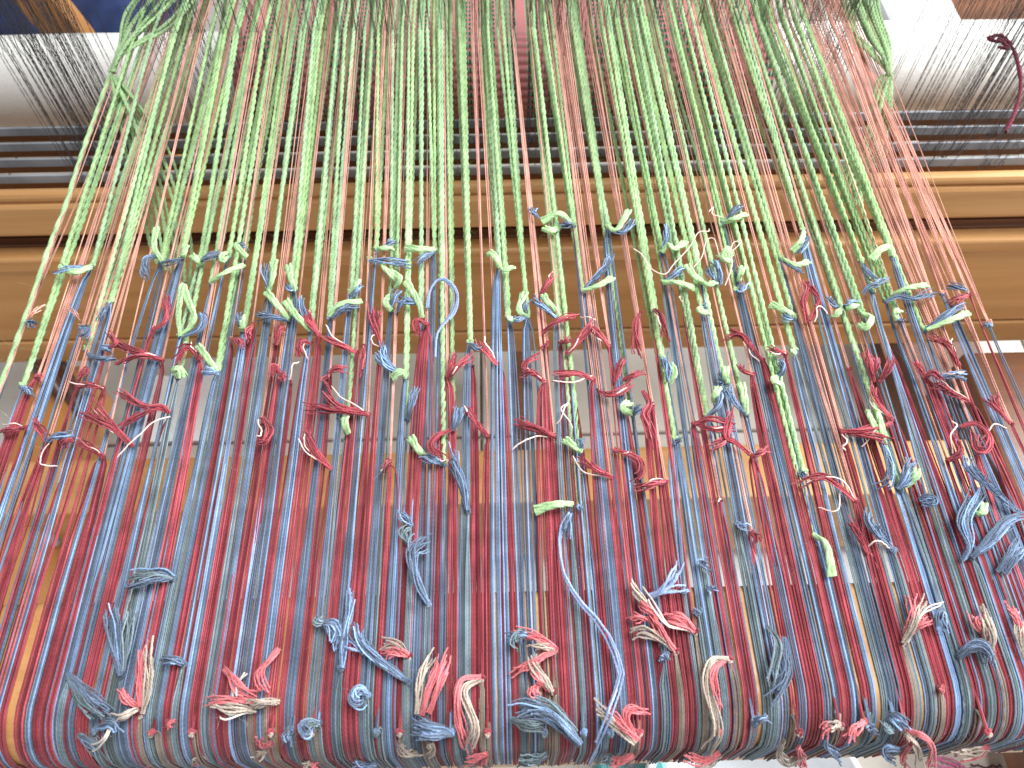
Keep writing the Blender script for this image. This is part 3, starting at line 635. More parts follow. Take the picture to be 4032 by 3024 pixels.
# ================================================================== heddle shafts
NSH = 4
SY = [0.708 + 0.0265 * k for k in range(NSH)]
HB = WZ - 0.171
def heddle_mesh():
    S = Strands()
    h0, h1 = -0.171, 0.15
    c = (1, 1, 1)
    zs = np.linspace(h0 + .004, h1, 26)
    for s in (-1, 1):
        pts = []
        for z in zs:
            w = 0.00055 + 0.0022 * math.exp(-(z / 0.006) ** 2) + 0.0012 * math.exp(-((z - h0) / 0.008) ** 2)
            pts.append((s * w * math.cos(z * 220) if abs(z) > .014 and z > h0 + .015 else s * w, (s * w * math.sin(z * 220) if abs(z) > .014 else 0), z))
        S.tube(pts, 0.00021, c, 4)
    a = np.linspace(0, 2 * np.pi, 11)
    S.tube(np.stack([.0022 * np.cos(a), 0 * a, h0 - .002 + .005 * np.sin(a)], -1), 0.00032, c, 4)
    o = S.build('heddle', mat=WIRE)
    me = o.data
    bpy.data.objects.remove(o)
    return me
HED = heddle_mesh()
place_words = ['nearest the knots', 'second from the knots', 'third from the knots', 'farthest from the knots']
shafts = []
for k in range(NSH):
    sh = empty('heddle_shaft', (0, SY[k], HB))
    tag(sh, 'grey steel heddle shaft hung with wire heddles, ' + place_words[k], 'heddle shaft', 'heddle shafts')
    box('shaft_bar', (-0.92, SY[k] - .0012, HB - .006), (0.95, SY[k] + .0012, HB + .0055), STEEL, sh, 0.0006)
    box('shaft_lath', (-0.92, SY[k] + .006, HB - .022), (0.95, SY[k] + .013, HB - .0075), LATH, sh, 0.0015)
    box('upper_shaft_bar', (-0.92, SY[k] - .0012, WZ + .152), (0.95, SY[k] + .0012, WZ + .163), STEEL, sh, 0.0006)
    box('upper_shaft_lath', (-0.92, SY[k] - .004, WZ + .165), (0.95, SY[k] + .004, WZ + .19), PINE, sh, 0.0015)
    shafts.append(sh)
def hang_heddle(k, x, lean=0.0):
    o = link('heddle', HED, WIRE, shafts[k])
    o.location = (x, random.uniform(-.0012, .0012), WZ - HB + random.uniform(-.004, .002))
    o.rotation_euler = (random.gauss(0, .01), lean + random.gauss(0, .012), random.uniform(-.5, .5))
for k in range(NSH):
    xl0, xl1 = at(300, 690, HB).x, at(560, 690, HB).x
    for i in range(18):           # spare heddles pushed to the left end
        hang_heddle(k, xl0 + (xl1 - xl0) * random.betavariate(1.1, 1.4))
    for i in range(4): hang_heddle(k, xl0 + random.uniform(-.004, .012))
    xr0, xr1 = at(3640, 690, HB).x, at(4100, 690, HB).x
    for i in range(25):
        hang_heddle(k, xr0 + (xr1 - xr0) * random.random() ** 0.8)
    for i in range(4): hang_heddle(k, random.uniform(xr0 - .05, xr0))

# ================================================================== cloth roll, woven cloth and things beyond the heddles
RY, RZ, RR = 0.985, WZ - 0.252, 0.060
roll = empty('cloth_roll', (0, RY, RZ))
tag(roll, 'thick white canvas roll lying across the loom behind the heddles', 'cloth roll')
def cylinder_x(name, x0, x1, r, mat, parent, n=56, wob=0.0):
    vs, fs = [], []
    xs = np.linspace(x0, x1, 30)
    for x in xs:
        for k in range(n):
            a = 2 * math.pi * k / n
            rr = r + wob * math.sin(x * 13 + 2 * a) + wob * .5 * math.sin(x * 31 + a)
            vs.append((x, rr * math.cos(a), rr * math.sin(a)))
    for i in range(len(xs) - 1):
        for k in range(n): fs.append((i * n + k, (i + 1) * n + k, (i + 1) * n + (k + 1) % n, i * n + (k + 1) % n))
    fs.append(tuple(range(n))); fs.append(tuple(range((len(xs) - 1) * n, len(xs) * n))[::-1])
    me = bpy.data.meshes.new(name); me.from_pydata(vs, [], fs)
    me.polygons.foreach_set('use_smooth', [True] * (len(fs) - 2) + [False] * 2)
    return link(name, me, mat, parent)
cylinder_x('canvas_wrap', -0.98, 0.99, RR, CANVAS, roll, wob=0.0007)
cylinder_x('wooden_core', -1.05, 1.06, 0.02, PINE, roll)

def weave_material():
    m, nt, b = new_mat('handwoven_cloth')
    L = nt.links.new
    uv = N(nt, 'ShaderNodeUVMap', uv_map='cloth')
    sep = N(nt, 'ShaderNodeSeparateXYZ'); L(uv.outputs[0], sep.inputs[0])
    def frac(sock, period):
        d = N(nt, 'ShaderNodeMath', operation='DIVIDE'); d.inputs[1].default_value = period; L(sock, d.inputs[0])
        f = N(nt, 'ShaderNodeMath', operation='FRACT'); L(d.outputs[0], f.inputs[0])
        return f.outputs[0]
    def less(sock, t):
        n = N(nt, 'ShaderNodeMath', operation='LESS_THAN'); n.inputs[1].default_value = t; L(sock, n.inputs[0]); return n.outputs[0]
    def mult(a, c):
        n = N(nt, 'ShaderNodeMath', operation='MULTIPLY'); L(a, n.inputs[0]); L(c, n.inputs[1]); return n.outputs[0]
    col_band = less(frac(sep.outputs[0], 0.029), 0.60)
    row_band = less(frac(sep.outputs[1], 0.0105), 0.55)
    dash = mult(col_band, row_band)
    thr = less(frac(sep.outputs[0], 0.0046), 0.34)
    thr2 = mult(dash, thr)
    n = N(nt, 'ShaderNodeTexNoise'); n.inputs['Scale'].default_value = 900; L(uv.outputs[0], n.inputs['Vector'])
    mixa = N(nt, 'ShaderNodeMixRGB'); mixa.inputs[1].default_value = (0.33, 0.06, 0.06, 1); mixa.inputs[2].default_value = (0.58, 0.25, 0.24, 1)
    L(n.outputs[0], mixa.inputs[0])
    mix = N(nt, 'ShaderNodeMixRGB'); mix.inputs[2].default_value = (0.045, 0.035, 0.025, 1)
    L(dash, mix.inputs[0]); L(mixa.outputs[0], mix.inputs[1])
    mix2 = N(nt, 'ShaderNodeMixRGB'); mix2.inputs[2].default_value = (0.26, 0.38, 0.24, 1)
    L(thr2, mix2.inputs[0]); L(mix.outputs[0], mix2.inputs[1])
    L(mix2.outputs[0], b.inputs['Base Color'])
    b.inputs['Roughness'].default_value = 0.85
    bump = N(nt, 'ShaderNodeBump'); bump.inputs['Strength'].default_value = 0.6; bump.inputs['Distance'].default_value = 0.001
    L(n.outputs[0], bump.inputs['Height']); L(bump.outputs[0], b.inputs['Normal'])
    return m
def woven():
    xs = np.linspace(at(900, 250, RZ + RR).x, at(3080, 250, RZ + RR).x, 60)
    path, s = [], 0
    for k in range(60):                      # sheet from the knee beam to the roll
        t = k / 59; path.append((RY + 0.20 * (1 - t) + 0.0, RZ + RR + 0.004 - 0.010 * (1 - t)))
    for k in range(1, 150):                   # round the roll
        a = math.radians(90 + 150 * k / 149)
        path.append((RY + (RR + .004) * math.cos(a), RZ + (RR + .004) * math.sin(a)))
    path = np.array(path)
    ss = np.concatenate([[0], np.cumsum(np.linalg.norm(np.diff(path, axis=0), axis=1))])
    vs, uv, fs = [], [], []
    nx = len(xs)
    for (y, z), s in zip(path, ss):
        for x in xs:
            h = 0.0009 * math.sin(2 * math.pi * s / 0.0105) + 0.0004 * math.sin(x * 216)
            a = math.atan2(z - RZ, y - RY) if s > 0.2 else math.pi / 2
            vs.append((x, y + h * math.cos(a) - RY, z + h * math.sin(a) - RZ)); uv.append((x + 1, s))
    for i in range(len(path) - 1):
        for k in range(nx - 1): fs.append((i * nx + k, i * nx + k + 1, (i + 1) * nx + k + 1, (i + 1) * nx + k))
    me = bpy.data.meshes.new('woven_cloth'); me.from_pydata(vs, [], fs)
    l = me.uv_layers.new(name='cloth'); idx = np.array(fs).ravel()
    l.data.foreach_set('uv', np.array(uv)[idx].ravel())
    me.polygons.foreach_set('use_smooth', [True] * len(fs))
    o = link('woven_cloth', me, weave_material(), None, (0, RY, RZ))
    so = o.modifiers.new('thickness', 'SOLIDIFY'); so.thickness = 0.0016
    return tag(o, 'red handwoven cloth with dark green dashes, wound over the white roll', 'woven cloth')
woven()
box('knee_beam', (-0.95, RY + .215, RZ - .01), (1.2, RY + .285, RZ + RR + .01), BROWN, loom, 0.008)

def thing_box(name, lo, hi, mat, label, cat, bevel=0.004, rot=(0, 0, 0)):
    o = box(name, lo, hi, mat, None, bevel, rot)
    return tag(o, label, cat)
# pine trestle beyond the roll, on the left
c = at(30, 70, 0.33)
tr = empty('trestle', (c.x, c.y, 0))
tag(tr, 'pine trestle with slanting legs standing beyond the canvas roll', 'trestle')
for s, dx in ((-1, -0.16), (1, 0.10)):
    o = link('leg', box_mesh('leg', 0.07, 0.045, 0.60, 0.004), PINE_Z, tr, (dx, 0, 0.28), (0, s * math.radians(-15), 0))
link('crossbar', box_mesh('crossbar', 0.42, 0.04, 0.05, 0.004), PINE, tr, (-0.03, -0.045, 0.22))
# navy cushion
def cushion(name, loc, size, mat, rot):
    import bmesh
    bm = bmesh.new()
    bmesh.ops.create_grid(bm, x_segments=20, y_segments=20, size=1)
    for v in list(bm.verts):
        e = max(0, (1 - abs(v.co.x) ** 4) * (1 - abs(v.co.y) ** 4)) ** 0.5
        v.co.z = e * (1 + .12 * math.sin(6 * v.co.x + 3 * v.co.y)) + 0.02
    g = bmesh.ops.duplicate(bm, geom=list(bm.verts) + list(bm.edges) + list(bm.faces))
    for v in g['geom']:
        if isinstance(v, bmesh.types.BMVert): v.co.z *= -1
    bmesh.ops.scale(bm, vec=size, verts=bm.verts)
    bmesh.ops.remove_doubles(bm, verts=bm.verts, dist=0.0001)
    bmesh.ops.recalc_face_normals(bm, faces=bm.faces)
    me = bpy.data.meshes.new(name); bm.to_mesh(me); bm.free()
    me.polygons.foreach_set('use_smooth', [True] * len(me.polygons))
    return link(name, me, mat, None, loc, rot)
c = at(330, 40, 0.20)
tag(cushion('cushion', (c.x, c.y, 0.20), (0.20, 0.20, 0.08), NAVY, (0, 0, 0.1)), 'dark blue cushion lying beyond the canvas roll', 'cushion')
a = at(3540, 168, 0.30); b_ = at(3770, 30, 0.30)
thing_box('storage_box', (a.x, a.y, 0.02), (b_.x, b_.y + .05, 0.30), WHITE, 'bright white storage box behind the canvas roll', 'box', 0.01)
a = at(3770, 172, 0.28); b_ = at(4250, 30, 0.28)
thing_box('wooden_chest', (a.x, a.y, 0.0), (b_.x, b_.y + .1, 0.28), BROWN, 'brown wooden chest beside the white storage box', 'chest', 0.006)

# turned rods lying over the side rail at the left
def rod_between(p, q, z, name, label):
    a, c = at(*p, z), at(*q, z - .03)
    d = c - a; L_ = d.length
    prof = [(0, 0), (.006, .0), (.008, .01), (.006, .02), (.007, L_ * .30), (.013, L_ * .36), (.014, L_ * .44), (.010, L_ * .47), (.015, L_ * .52), (.013, L_ * .7), (.010, L_ * .95), (.006, L_), (0, L_)]
    o = lathe(name, prof, DARKW, None, a, d.to_track_quat('Z', 'Y').to_euler(), 16)
    return tag(o, label, 'rod', 'dark turned rods')
rod_between((85, 1315), (245, 1560), .26, 'turned_rod', 'dark turned wooden rod resting by the side rail, the thicker beaded one')
rod_between((150, 1300), (330, 1640), .24, 'turned_rod', 'dark turned wooden rod nearer the knotted threads than the beaded one')
a = at(3790, 1385, .25); c = at(3790, 2050, .25)
thing_box('side_post_board', (a.x, c.y, 0.03), (a.x + .42, a.y, .25), BROWN, 'dark brown board added for the side post under the outer edge of the warp', 'bench', .006)  # added board covers bright tiles where the side post stands
# white sheet of paper on the floor
def paper(x0, y0, x1, y1):
    a, c = at(x0, y1, .004), at(x1, y0, .004)
    vs, fs = [], []
    n = 14
    for i in range(n):
        for j in range(n):
            u, v = i / (n - 1), j / (n - 1)
            vs.append((a.x + (c.x - a.x) * u, a.y + (c.y - a.y) * v, .003 + .006 * math.sin(3 * u + 2) ** 2 * v + .004 * v * v))
    for i in range(n - 1):
        for j in range(n - 1): fs.append((i * n + j, (i + 1) * n + j, (i + 1) * n + j + 1, i * n + j + 1))
    me = bpy.data.meshes.new('paper_sheet'); me.from_pydata(vs, [], fs)
    o = link('paper_sheet', me, MATTE_WHITE, None)
    o.modifiers.new('thickness', 'SOLIDIFY').thickness = .0006
    return tag(o, 'white paper sheet lying on the floor tiles behind the stretcher', 'paper')
paper(540, 1480, 900, 1740)
a = at(2020, 1600, .10); c = at(2075, 1600, .10)
box('treadle', (a.x, 0.524, .06), (c.x, 0.80, .10), BROWN, loom, .004)
# things under the back beam, at the bottom of the picture
def on_floor(px, py, z): p = at(px, py, z); return (p.x, p.y, 0)
p = on_floor(2990, 3190, 0.10)
bw = empty('basin', p)
tag(bw, 'shallow round white basin on the floor below the back beam', 'basin')
lathe('bowl', [(0, .012), (.10, .012), (.125, .03), (.135, .10), (.142, .104), (.146, .10), (.132, .012), (.105, 0), (0, 0)], WHITE, bw, n=64)
p = on_floor(2505, 3075, 0.07)
tb = empty('tool_case', p); tag(tb, 'small teal plastic case with a steel screw below the beam', 'case')
tb.rotation_euler = (0, 0, 0.2)
link('body', box_mesh('body', 0.09, 0.075, 0.07, 0.006), TEAL, tb, (0, 0, 0.035))
lathe('screw', [(0, .006), (.005, .005), (.007, .0), (.007, -.004)], STEEL, tb, (0.0, 0.022, 0.071), n=14)
def yarn_ball(px, py, z, r, col, label):
    p = at(px, py, z); S = Strands()
    for k in range(46):
        ax = rng.normal(size=3); ax /= np.linalg.norm(ax)
        u = np.cross(ax, rng.normal(size=3)); u /= np.linalg.norm(u); v = np.cross(ax, u)
        a = np.linspace(0, 2 * np.pi, 34)
        off = rng.uniform(-.55, .55) * r
        rr = math.sqrt(r * r - off * off)
        S.tube(ax * off + rr * (np.cos(a)[:, None] * u + np.sin(a)[:, None] * v), r * .085, np.array(col) * rng.uniform(.7, 1.3), 5)
    o = S.build('yarn_ball'); o.location = (p.x, p.y, r * 1.02)
    return tag(o, label, 'yarn ball', 'yarn balls under the loom')
yarn_ball(1345, 3110, 0.10, 0.055, (0.09, 0.02, 0.07), 'plum purple yarn ball beneath the beam, the one farther left')
yarn_ball(1690, 3095, 0.10, 0.06, (0.12, 0.025, 0.10), 'plum purple yarn ball beneath the beam, nearer the teal case')
def scrap(pxs, z, col, label, n=5):
    S = Strands(); P = smooth_path([list(at(x, y, z)) for x, y in pxs], 20)
    for k in range(n): S.tube(P + rng.normal(size=(1, 3)) * [.004, .004, .001] + rng.normal(size=P.shape) * .0008, .0011, np.array(col) * rng.uniform(.8, 1.2), 5)
    return tag(S.build('yarn_scrap'), label, 'yarn scrap', 'scraps on the floor')
scrap([(3680, 2990), (3740, 3000), (3790, 3030), (3760, 3060)], .004, (0.75, 0.18, 0.38), 'bright pink yarn scrap on the floor tiles below the beam')
scrap([(3830, 3025), (3890, 3035), (3950, 3030)], .004, (0.13, 0.01, 0.04), 'dark crimson yarn scrap on the floor tiles below the beam')
# crimson cord tied to the spare heddles on the right
S = Strands()
for P in ([(3890, 150), (3925, 165), (3965, 160), (4000, 220), (4020, 330), (4000, 430), (3960, 520)], [(3890, 150), (3940, 140), (3985, 175)], [(3930, 150), (3970, 190), (3930, 185)]):
    path = smooth_path([list(at(x, y, WZ - .05)) for x, y in P], 30)
    ply2(S, path, 0.0022, (0.16, 0.015, 0.035), 0.012)
o = S.build('crimson_cord'); tag(o, 'dark crimson cord tied around the spare heddles in a bow', 'cord')

# ================================================================== the warp
YH = [y for y in SY]
OFF = {'A': 0, 'B': 756, 'C': 1512, 'D': 2268}
def src(reg, x, y): return int(reg[1]) * 1008 + x / 2.194, OFF[reg[0]] + y / 2.194

knots = []
for line in KNOTS.strip().splitlines():
    parts = line.split('|')
    reg, typ, pos = parts[0].split()
    kx, ky = map(float, pos.split(','))
    tails = []
    for t in parts[1:]:
        w = t.split()
        tails.append((w[0], [src(reg, *map(float, q.split(','))) for q in w[1:]]))
    px, py = src(reg, kx, ky)
    knots.append(dict(typ=typ, px=px, py=py, tails=tails))

# bands of threads lying on the back beam, read along one row (strip offset, then colour and extent)
BANDS = []
for o_, txt in STRIPS:
    for w in txt.split(','):
        c_, a_, b2 = w.split()
        BANDS.append((c_, o_ + float(a_) / 4.389, o_ + float(b2) / 4.389))
for c_, a_, b2 in [('R', -90, -15), ('B', -170, -100), ('R', -250, -180), ('R', 4036, 4090), ('B', 4095, 4150), ('R', 4155, 4230), ('B', 4235, 4290)]:
    BANDS.append((c_, a_, b2))
threads = []                                    # [family, dye key, X on the beam]
for c_, a_, b2 in BANDS:
    xa, xb = at(a_, 2480, WZ).x, at(b2, 2480, WZ).x
    n = max(2, int(round((xb - xa) / 0.00074)))
    for k in range(n):
        threads.append(dict(fam='r' if c_ in 'RT' else 'b', col=c_ if c_ != 'G' else 'g', x=xa + (xb - xa) * (k + .5) / n + random.gauss(0, .00022), second=None))
first = [k for k in knots if k['typ'] in ('gb', 'pb', 'pr')]
second = [k for k in knots if k['typ'] in ('bt', 'rt')]
for k in first:
    k['z'] = WZ + random.uniform(-.006, .003)
    p = at(k['px'], k['py'], k['z'])
    k['p'] = np.array(p); k['fam'] = 'r' if k['typ'] == 'pr' else 'b'; k['th'] = []
for k in second:
    k['z'] = WZ + .0015 if k['py'] < 2800 else WZ - .001
    k['p'] = np.array(at(k['px'], min(k['py'], 2885), k['z'])); k['fam'] = 'r' if k['typ'] == 'rt' else 'b'; k['th'] = []

def nearest(fam, x): return min((k for k in first if k['fam'] == fam), key=lambda k: abs(k['p'][0] - x))
# extra plain knots where a run of threads has no knot of its own
for fam in 'rb':
    xs = sorted(t['x'] for t in threads if t['fam'] == fam)
    for _ in range(3):
        cnt = {}
        for x in xs: cnt.setdefault(id(nearest(fam, x)), []).append(x)
        for kid, lst in list(cnt.items()):
            k = next(k for k in first if id(k) == kid)
            far = [x for x in lst if abs(x - k['p'][0]) > .011]
            if len(far) >= 3:
                x = far[len(far) // 2]
                py = random.uniform(1330, 1600) if fam == 'r' else random.uniform(1080, 1450)
                y = at(2016, py, WZ).y
                first.append(dict(typ='pr' if fam == 'r' else ('pb' if x > at(3640, 1250, WZ).x or x < at(150, 1250, WZ).x else 'gb'), px=None, py=py, z=WZ - .008, p=np.array((x, y, WZ - .008)), fam=fam, th=[], tails=[], filler=True))
for t in threads: nearest(t['fam'], t['x'])['th'].append(t)
for k in first:
    while len(k['th']) < 3:
        k['th'].append(dict(fam=k['fam'], col='R' if k['fam'] == 'r' else 'B', x=k['p'][0] + random.uniform(-.0018, .0018), second=None, extra=True))
for s in second:
    cand = [(abs(t['x'] - s['p'][0]), i, t, k) for i, k in enumerate(first) for j, t in enumerate(k['th']) if t['fam'] == s['fam'] and not t.get('extra') and k['p'][1] > s['p'][1] + .03]
    cand.sort(key=lambda c_: (c_[0], c_[1]))
    owner = cand[0][3]
    s['owner'] = owner
    x1 = cand[0][2]['x'] * .5 + s['p'][0] * .5
    for q in range(4):                           # the ends tied here run on top of the band
        owner['th'].append(dict(fam=s['fam'], col='R' if s['fam'] == 'r' else 'B', x=x1 + (q - 1.5) * .0009, second=s, extra=True))

def beam_run(x, z):
    """Points of a thread over the back beam and down its face."""
    e = z - WZ
    pts = [(x, BY1 + .004, WZ + e), (x, (BY0 + BY1) / 2, WZ + e)]
    for k in range(0, 9):
        a = math.radians(90 + 90 * k / 8)
        pts.append((x, BY0 + (BR + e) * math.cos(a), WZ - BR + (BR + e) * math.sin(a)))
    pts.append((x, BY0 - BR - e, WZ - .075))
    return pts

def trefoil(S, p, size, r, col, rot):
    t = np.linspace(0, 2 * np.pi, 30)
    q = np.stack([np.sin(t) + 2 * np.sin(2 * t), np.cos(t) - 2 * np.cos(2 * t), -np.sin(3 * t)], -1) * (size / 3)
    M = np.array(Euler(rot).to_matrix())
    S.tube(q @ M.T + p, r, col, 6, .002)

NSTR = {'S': 10, 'B': 12, 'b': 3, 'R': 12, 'T': 8, 'g': 11, 'P': 4, 'W': 1, 'w': 2, 'G': 1}
RSTR = {'S': .00050, 'B': .00049, 'b': .00075, 'R': .00046, 'T': .0006, 'g': .00055, 'P': .00042, 'W': .00050, 'w': .0006}
def tail_path(k, pix):
    n = len(pix); out = []
    for i, (x, y) in enumerate(pix):
        t = i / max(1, n - 1)
        z = max(k['z'], WZ) + .002 + .010 * math.sin(math.pi * (.10 + .72 * t)) * min(1, n / 3)
        if y > 2930: z = WZ - .004 - (y - 2930) * .00035
        out.append(list(at(x, y, z)))
    return smooth_path(out, 18)
def make_tail(k, col, pix, parent, origin):
    P = tail_path(k, pix); S = Strands()
    n = len(P); t = np.linspace(0, 1, n)[:, None]
    T = np.gradient(P, axis=0); T /= np.linalg.norm(T, axis=1, keepdims=True) + 1e-9
    side = np.cross(T, [0, 0, 1.0]); side /= np.linalg.norm(side, axis=1, keepdims=True) + 1e-9
    up = np.cross(side, T)
    if col == 'G':
        ply2(S, P, .0019, dye('G', .08) * 1.22, .024, 6, plies=3)  # green tails lightened in colour, as frayed ends catch the light
        ply2(S, P + side * (.0006 + .0022 * t) + up * .0010, .0014, dye('G', .08) * 1.25, .02, 5)
        for q in range(9):      # untwisted fibres at the cut end
            o = rng.uniform(-1, 1)
            S.tube(P[-6:] + side[-6:] * o * np.linspace(.0012, .0030, 6)[:, None] + up[-6:] * rng.uniform(-.0008, .0008), np.array([.0008, .0008, .0008, .0007, .0006, .0002]), dye('G') * 1.08, 4)
        fuzz(S, P, DYE['G'], 14)
    else:
        m = NSTR[col]; r = RSTR[col]
        L = np.linalg.norm(np.diff(P, axis=0), axis=1).sum()
        for q in range(m):
            o = (q - (m - 1) / 2) / max(1, m - 1) * 2 if m > 1 else 0
            h = rng.uniform(-1, 1)
            w = r * (1.2 + .55 * m * (.25 + .75 * t ** 1.2)) * .70 * rng.uniform(.8, 1.25)
            ln = n - (rng.integers(0, 6) if m > 1 else 0)
            wob = np.cumsum(rng.normal(size=(n, 3)), 0) * .00022 * (t + .15)
            Q = P + side * (o * w + .0007 * np.sin(t * 8 + q * 1.7)) + up * (h * r * (1.2 + 3.0 * t)) + wob
            c = dye(col) * (1.32 if rng.random() < .55 else 1.0)  # some strands lightened to paint highlights on the frayed tails
            if col in 'Ww':
                S.tube(Q[:ln], np.append(np.full(ln - 1, r), r * .4), c, 5, .003)
            else:
                ply2(S, Q[:ln], r * rng.uniform(1.0, 1.3), c, .0055, 4, step=.0017)
        fuzz(S, P, DYE[col], 10 if m > 1 else 3)
    o = S.build('tail', parent, origin)
    return o

ordw = lambda n: '%d%s' % (n, 'th' if 10 <= n % 100 <= 20 else {1: 'st', 2: 'nd', 3: 'rd'}.get(n % 10, 'th'))
order = {'r': sorted((k for k in first if k['fam'] == 'r'), key=lambda k: k['p'][0]), 'b': sorted((k for k in first if k['fam'] == 'b'), key=lambda k: k['p'][0])}
GAP0, GAP1 = at(2024, 250, WZ).x, at(2088, 250, WZ).x      # open gap through which the cloth shows
EYE = [.010, -.008, -.024, .000]
used = [[] for _ in range(NSH)]
# where each upper strand passes the heddles: near its knot, but spaced evenly side by side
slots = []
gx = sorted(k['p'][0] for k in first if k['typ'] == 'gb')
def room(x):
    i = gx.index(x)
    return ((gx[i + 1] if i + 1 < len(gx) else x + .006) - (gx[i - 1] if i else x - .006)) / 2
for k in first:
    up = 'G' if k['typ'] == 'gb' else 'P'
    n = max(1, min(4, round(room(k['p'][0]) / .0034))) if up == 'G' else random.choice([3, 4, 5])
    if up == 'P' and k['p'][0] > at(3560, 1000, WZ).x: n = 9
    k['hx'] = []
    for q in range(n):
        slots.append([k['p'][0] * .985 + (q - (n - 1) / 2) * (.0030 if up == 'G' else .0010), 3.0 if up == 'G' else 0.9, k])
slots.sort(key=lambda s: s[0])
tot = sum(s[1] for s in slots); lo, hi = slots[0][0], slots[-1][0]; acc = 0
for x, w, k in slots:
    u = lo + (hi - lo) * (acc + w / 2) / tot; acc += w
    x = x + max(-.011, min(.011, (u - x) * .75)) + random.gauss(0, .0004)
    if GAP0 < x < GAP1: x = GAP0 - .001 if x < (GAP0 + GAP1) / 2 else GAP1 + .001
    k['hx'].append(x)
for fam in 'br':
    for idx, k in enumerate(order[fam]):
        base = k['p']; org = tuple(base)
        root = empty('knotted_warp_end', org)
        up_col = 'P' if k['typ'] in ('pr', 'pb') else 'G'
        words = {'G': 'green yarn tied to blue warp threads', 'P': 'salmon thread tied to red warp threads'}[up_col] if k['typ'] != 'pb' else 'salmon threads tied to blue warp threads'
        tl = k['tails']
        look = 'plain knot' if not tl else ('long tails' if max(len(q[1]) for q in tl) > 3 else 'fanned tails' if len(tl) > 1 else 'short tail')
        tag(root, '%s, %s %s knot from the left, %s' % (words, ordw(idx + 1), 'blue' if fam == 'b' else 'red', look),
            'warp end', 'blue warp ends tied on' if fam == 'b' else 'red warp ends tied on')
        # --- lower threads, knot to back beam
        S = Strands()
        for t in k['th']:
            c0 = dye('B' if fam == 'b' and t['col'] != 'g' else ('g' if t['col'] == 'g' else 'R'), .12)
            z = WZ + .0002 + abs(random.gauss(0, .0007)) + (.0012 if t.get('extra') else 0)
            start = base + rng.normal(size=3) * [.0007, .0005, .0005]
            run = beam_run(t['x'], z)
            r = .00052 * random.uniform(.85, 1.15)
            if t['second'] is not None:
                s = t['second']['p'] + rng.normal(size=3) * [.0005, .0003, .0003]
                c1 = dye('t' if fam == 'r' else 'g', .2)
                tt = np.linspace(0, 1, 14)[:, None]
                path = start * (1 - tt) + s * tt
                S.tube(path, r, c0, 5, .003)
                low = [q for q in run if q[1] < s[1] - .004 or q[2] < WZ - .002]
                S.tube(smooth_path([list(s)] + [list(q) for q in low], 26), r, c1, 5, .003)
                continue
            tt = np.linspace(0, 1, 18)[:, None]
            e = np.array(run[0])
            path = start * (1 - tt) + e * tt
            path[:, 0] = start[0] + (e[0] - start[0]) * tt[:, 0] ** .27
            path[:, 2] += .0006 * np.sin(tt[:, 0] * 9 + t['x'] * 900)
            path[:, 0] += .0003 * np.sin(tt[:, 0] * 7 + t['x'] * 1700) * np.sin(np.pi * tt[:, 0])
            full = np.vstack([path, smooth_path(run[1:], 16)])
            if t['col'] == 'T':
                cc = np.where(full[:, 1:2] < .185 + .03 * math.sin(t['x'] * 400), dye('t', .2), c0)
                S.tube(full, r, cc, 5, .003)
            else:
                S.tube(full, r, c0, 5, .003)
            fuzz(S, full[:30], c0, 12)
        S.build('lower_threads', root, org)
        # --- upper yarn, knot to heddles
        nst = len(k['hx'])
        S = Strands()
        gsh, gdx = random.randrange(NSH), random.gauss(0, .0012)
        for q in range(nst):
            sh = random.randrange(NSH) if up_col == 'G' or random.random() < .3 else gsh
            hx = k['hx'][q]
            eye = np.array((hx, SY[sh], WZ + EYE[sh]))
            used[sh].append(hx)
            st = base + rng.normal(size=3) * [.0006, .0003, .0004]
            tt = np.linspace(0, 1, 14)[:, None]
            path = st * (1 - tt) + eye * tt
            path = np.vstack([path, [(hx, .93, WZ)]])
            if up_col == 'G':
                S = Strands()
                c = dye('G', .13) * (1, rng.uniform(.95, 1.05), rng.uniform(.85, 1.15))
                ply2(S, path, .00178 * random.uniform(.84, 1.12), c)
                fuzz(S, path, c, 26, .006)
                S.build('upper_strand', root, org)
            else:
                S.tube(path, .00042 * random.uniform(.85, 1.15), dye('P', .1), 5, .003)
        if up_col == 'P': S.build('upper_threads', root, org)
        # --- knot and its tails
        S = Strands()
        if fam == 'b':
            trefoil(S, base + (0, .0008, .001), .0021, .0010 if up_col == 'G' else .0006, dye(up_col), rng.uniform(-.6, .6, 3))
            trefoil(S, base + (0, -.001, .0006), .0017, .0009, dye('B'), rng.uniform(-.6, .6, 3))
        else:
            trefoil(S, base + (0, 0, .0006), .0017, .0007, dye('R'), rng.uniform(-.6, .6, 3))
            trefoil(S, base + (0, .0007, .0008), .0012, .0004, dye('P'), rng.uniform(-.6, .6, 3))
        kn = S.build('knot', root, org)
        for col, pix in tl: make_tail(k, col, pix, kn, org)
        k['root'] = root
for s in second:
    root = s['owner']['root']; org = tuple(s['owner']['p'])
    S = Strands()
    a_, b2 = ('R', 'T') if s['fam'] == 'r' else ('B', 'g')
    trefoil(S, s['p'] + (0, 0, .0006), .0017, .0010, dye(a_), rng.uniform(-.6, .6, 3))
    trefoil(S, s['p'] + (0, -.0012, .0006), .0012, .0008, dye(b2), rng.uniform(-.6, .6, 3))
    kn = S.build('second_knot', root, org)
    for col, pix in s['tails']: make_tail(s, 'S' if col == 'R' else col, pix, kn, org)
for sh in range(NSH):
    for i, x in enumerate(sorted(used[sh])):
        if i % 2 == 0: hang_heddle(sh, x + .002)

